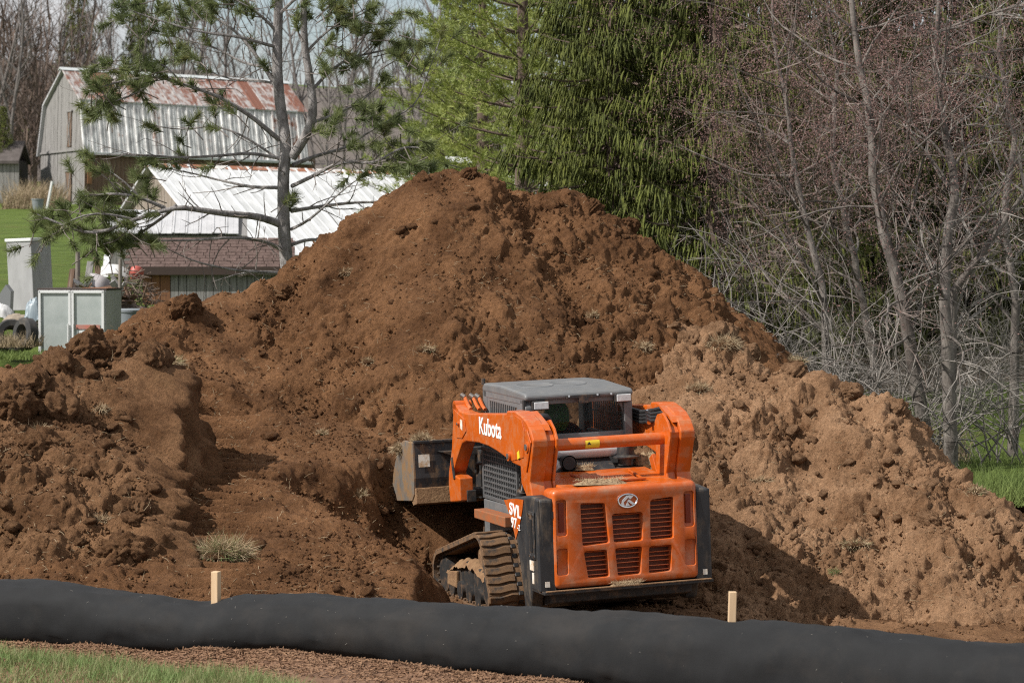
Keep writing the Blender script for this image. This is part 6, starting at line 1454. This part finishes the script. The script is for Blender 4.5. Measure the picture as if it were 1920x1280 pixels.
for px, ty, by, d, wd, rz, lb in ((405, 1070, 1215, 17.85, .050, R(-24), 'pale wooden stake driven through the sock left of the loader'), (1369, 1108, 1280, 16.25, .045, R(4), 'pale wooden stake driven through the sock right of the loader')):
    T, Bt = U(px, ty, d), U(px, by, d); o = empty('wooden_stake', (Bt.x, d, Bt.z), rz, lb, 'stake', None); h = T.z - Bt.z
    o.rotation_euler = (R(1.5), R(1.2), rz); MB().box((0, 0, h / 2 - .1), (wd, wd, h + .2)).build('shaft', M_stake, o, bevel=.003)
# white specks left where the fabric was pierced
rs0 = np.random.RandomState(4); ii = rs0.randint(0, n1, 190); aa = rs0.randint(int(NS * .12), int(NS * .72), 190); P0_ = np.stack([Xv[ii, aa], Yv[ii, aa], Zv[ii, aa]], 1)
nrm = np.stack([np.zeros(190), ca[ii, aa], sa[ii, aa]], 1); D0 = rs0.normal(size=(190, 3)); D0 -= (D0 * nrm).sum(1, keepdims=True) * nrm; D0 /= np.linalg.norm(D0, axis=1, keepdims=True); l0 = .002 + .008 * rs0.random(190) ** 3
Vv, Fq = segs_arrays([(tuple(p + q * .002 - d * l), tuple(p + q * .002 + d * l),   .0011, .0008) for p, q, d, l in zip(P0_, nrm, D0, l0)], 3)
tag(link('sock_lint', npmesh('sock_lint', Vv, Fq), mat('pale_lint', (.30, .28, .25), rough=.9)), 'pale specks of straw and lint stuck on the black sock', 'lint', kind='stuff')
# mulch strip and turf in front of the sock
M_mulch = mat('bark_mulch', (.12, .06, .032), (.24, .135, .078), scale=14, rough=.95, bump=.9, bscale=60, bdist=.02)
M_turf = mat('turf_soil', (.05, .06, .02), (.09, .085, .035), scale=6, rough=.95, bump=.6)
X, Y = np.meshgrid(np.arange(-6.5, 6.5, .045), np.arange(13.5, 18.6, .045))
zs = np.interp(X, np.sort(PX), PB[np.argsort(PX)]); ys = np.interp(X, np.sort(PX), PY[np.argsort(PX)])
Zm = zs + .02 + .05 * np.clip(1 - np.abs(Y - ys + .30) / .25, 0, 1) + .035 * fbm(X, Y, 1.5, 3, 4) + bumps(X, Y, .05, 7) * .35 - .10 * sstep(.1, .3, Y - ys)
tag(link('mulch_strip', grid_mesh('mulch_strip', X, Y, Zm), M_mulch), kind='structure')
rs = np.random.RandomState(12)
def mulch_z(x, y):
    zs = np.interp(x, np.sort(PX), PB[np.argsort(PX)]); ys = np.interp(x, np.sort(PX), PY[np.argsort(PX)])
    return zs + .02 + .05 * np.clip(1 - np.abs(y - ys + .30) / .25, 0, 1) + .035 * fbm(x, y, 1.5, 3, 4)
# chips
n = 9000; x = rs.uniform(-4.2, 2.2, n); ys = np.interp(x, np.sort(PX), PY[np.argsort(PX)]); y = ys - .22 - rs.exponential(.35, n); C = np.stack([x, y, mulch_z(x, y) + .008], 1)
D = rs.normal(size=(n, 3)) * np.array([1, 1, .3]); D /= np.linalg.norm(D, axis=1, keepdims=True); l_ = rs.uniform(.008, .03, n)
Vv, Fq = segs_arrays([(tuple(c - d * l), tuple(c + d * l), .0045, .003) for c, d, l in zip(C, D, l_)], 3)
tag(link('mulch_chips', npmesh('mulch_chips', Vv, Fq), mat('mulch_chip', (.15, .075, .04), (.30, .18, .105), scale=30, rough=.95)), 'loose brown bark chips along the foot of the sock', 'mulch', kind='stuff')
# grass blades lower left
n = 26000; x = rs.uniform(-4.6, 3.0, n); ys = np.interp(x, np.sort(PX), PY[np.argsort(PX)])
lim = .42 + .10 * np.sin(x * 2.1) + .5 * sstep(-2.7, -1.6, x) + 1.3 * sstep(-1.7, -.7, x); y = ys - .25 - lim - rs.exponential(.4, n); ok = y > 14.2; x, y = x[ok], y[ok]; n = len(x)
C = np.stack([x, y, mulch_z(x, y) - .01], 1); D = rs.normal(size=(n, 3)) * np.array([.5, .5, .1]) + np.array([.12, 0, 1.0]); h_ = rs.uniform(.05, .15, n)
Vv, Fc = blades(C, D, h_, rs.uniform(.0022, .0042, n), rs)
tag(link('grass', npmesh('grass', Vv, Fc), mat('spring_grass', (.12, .19, .05), (.23, .31, .11), scale=3, rough=.7, trans=.3, c3=(.36, .30, .17), s3=5, p3=(.46, .62), a3=.85)), 'short green grass at the lower left corner', 'grass', kind='stuff')
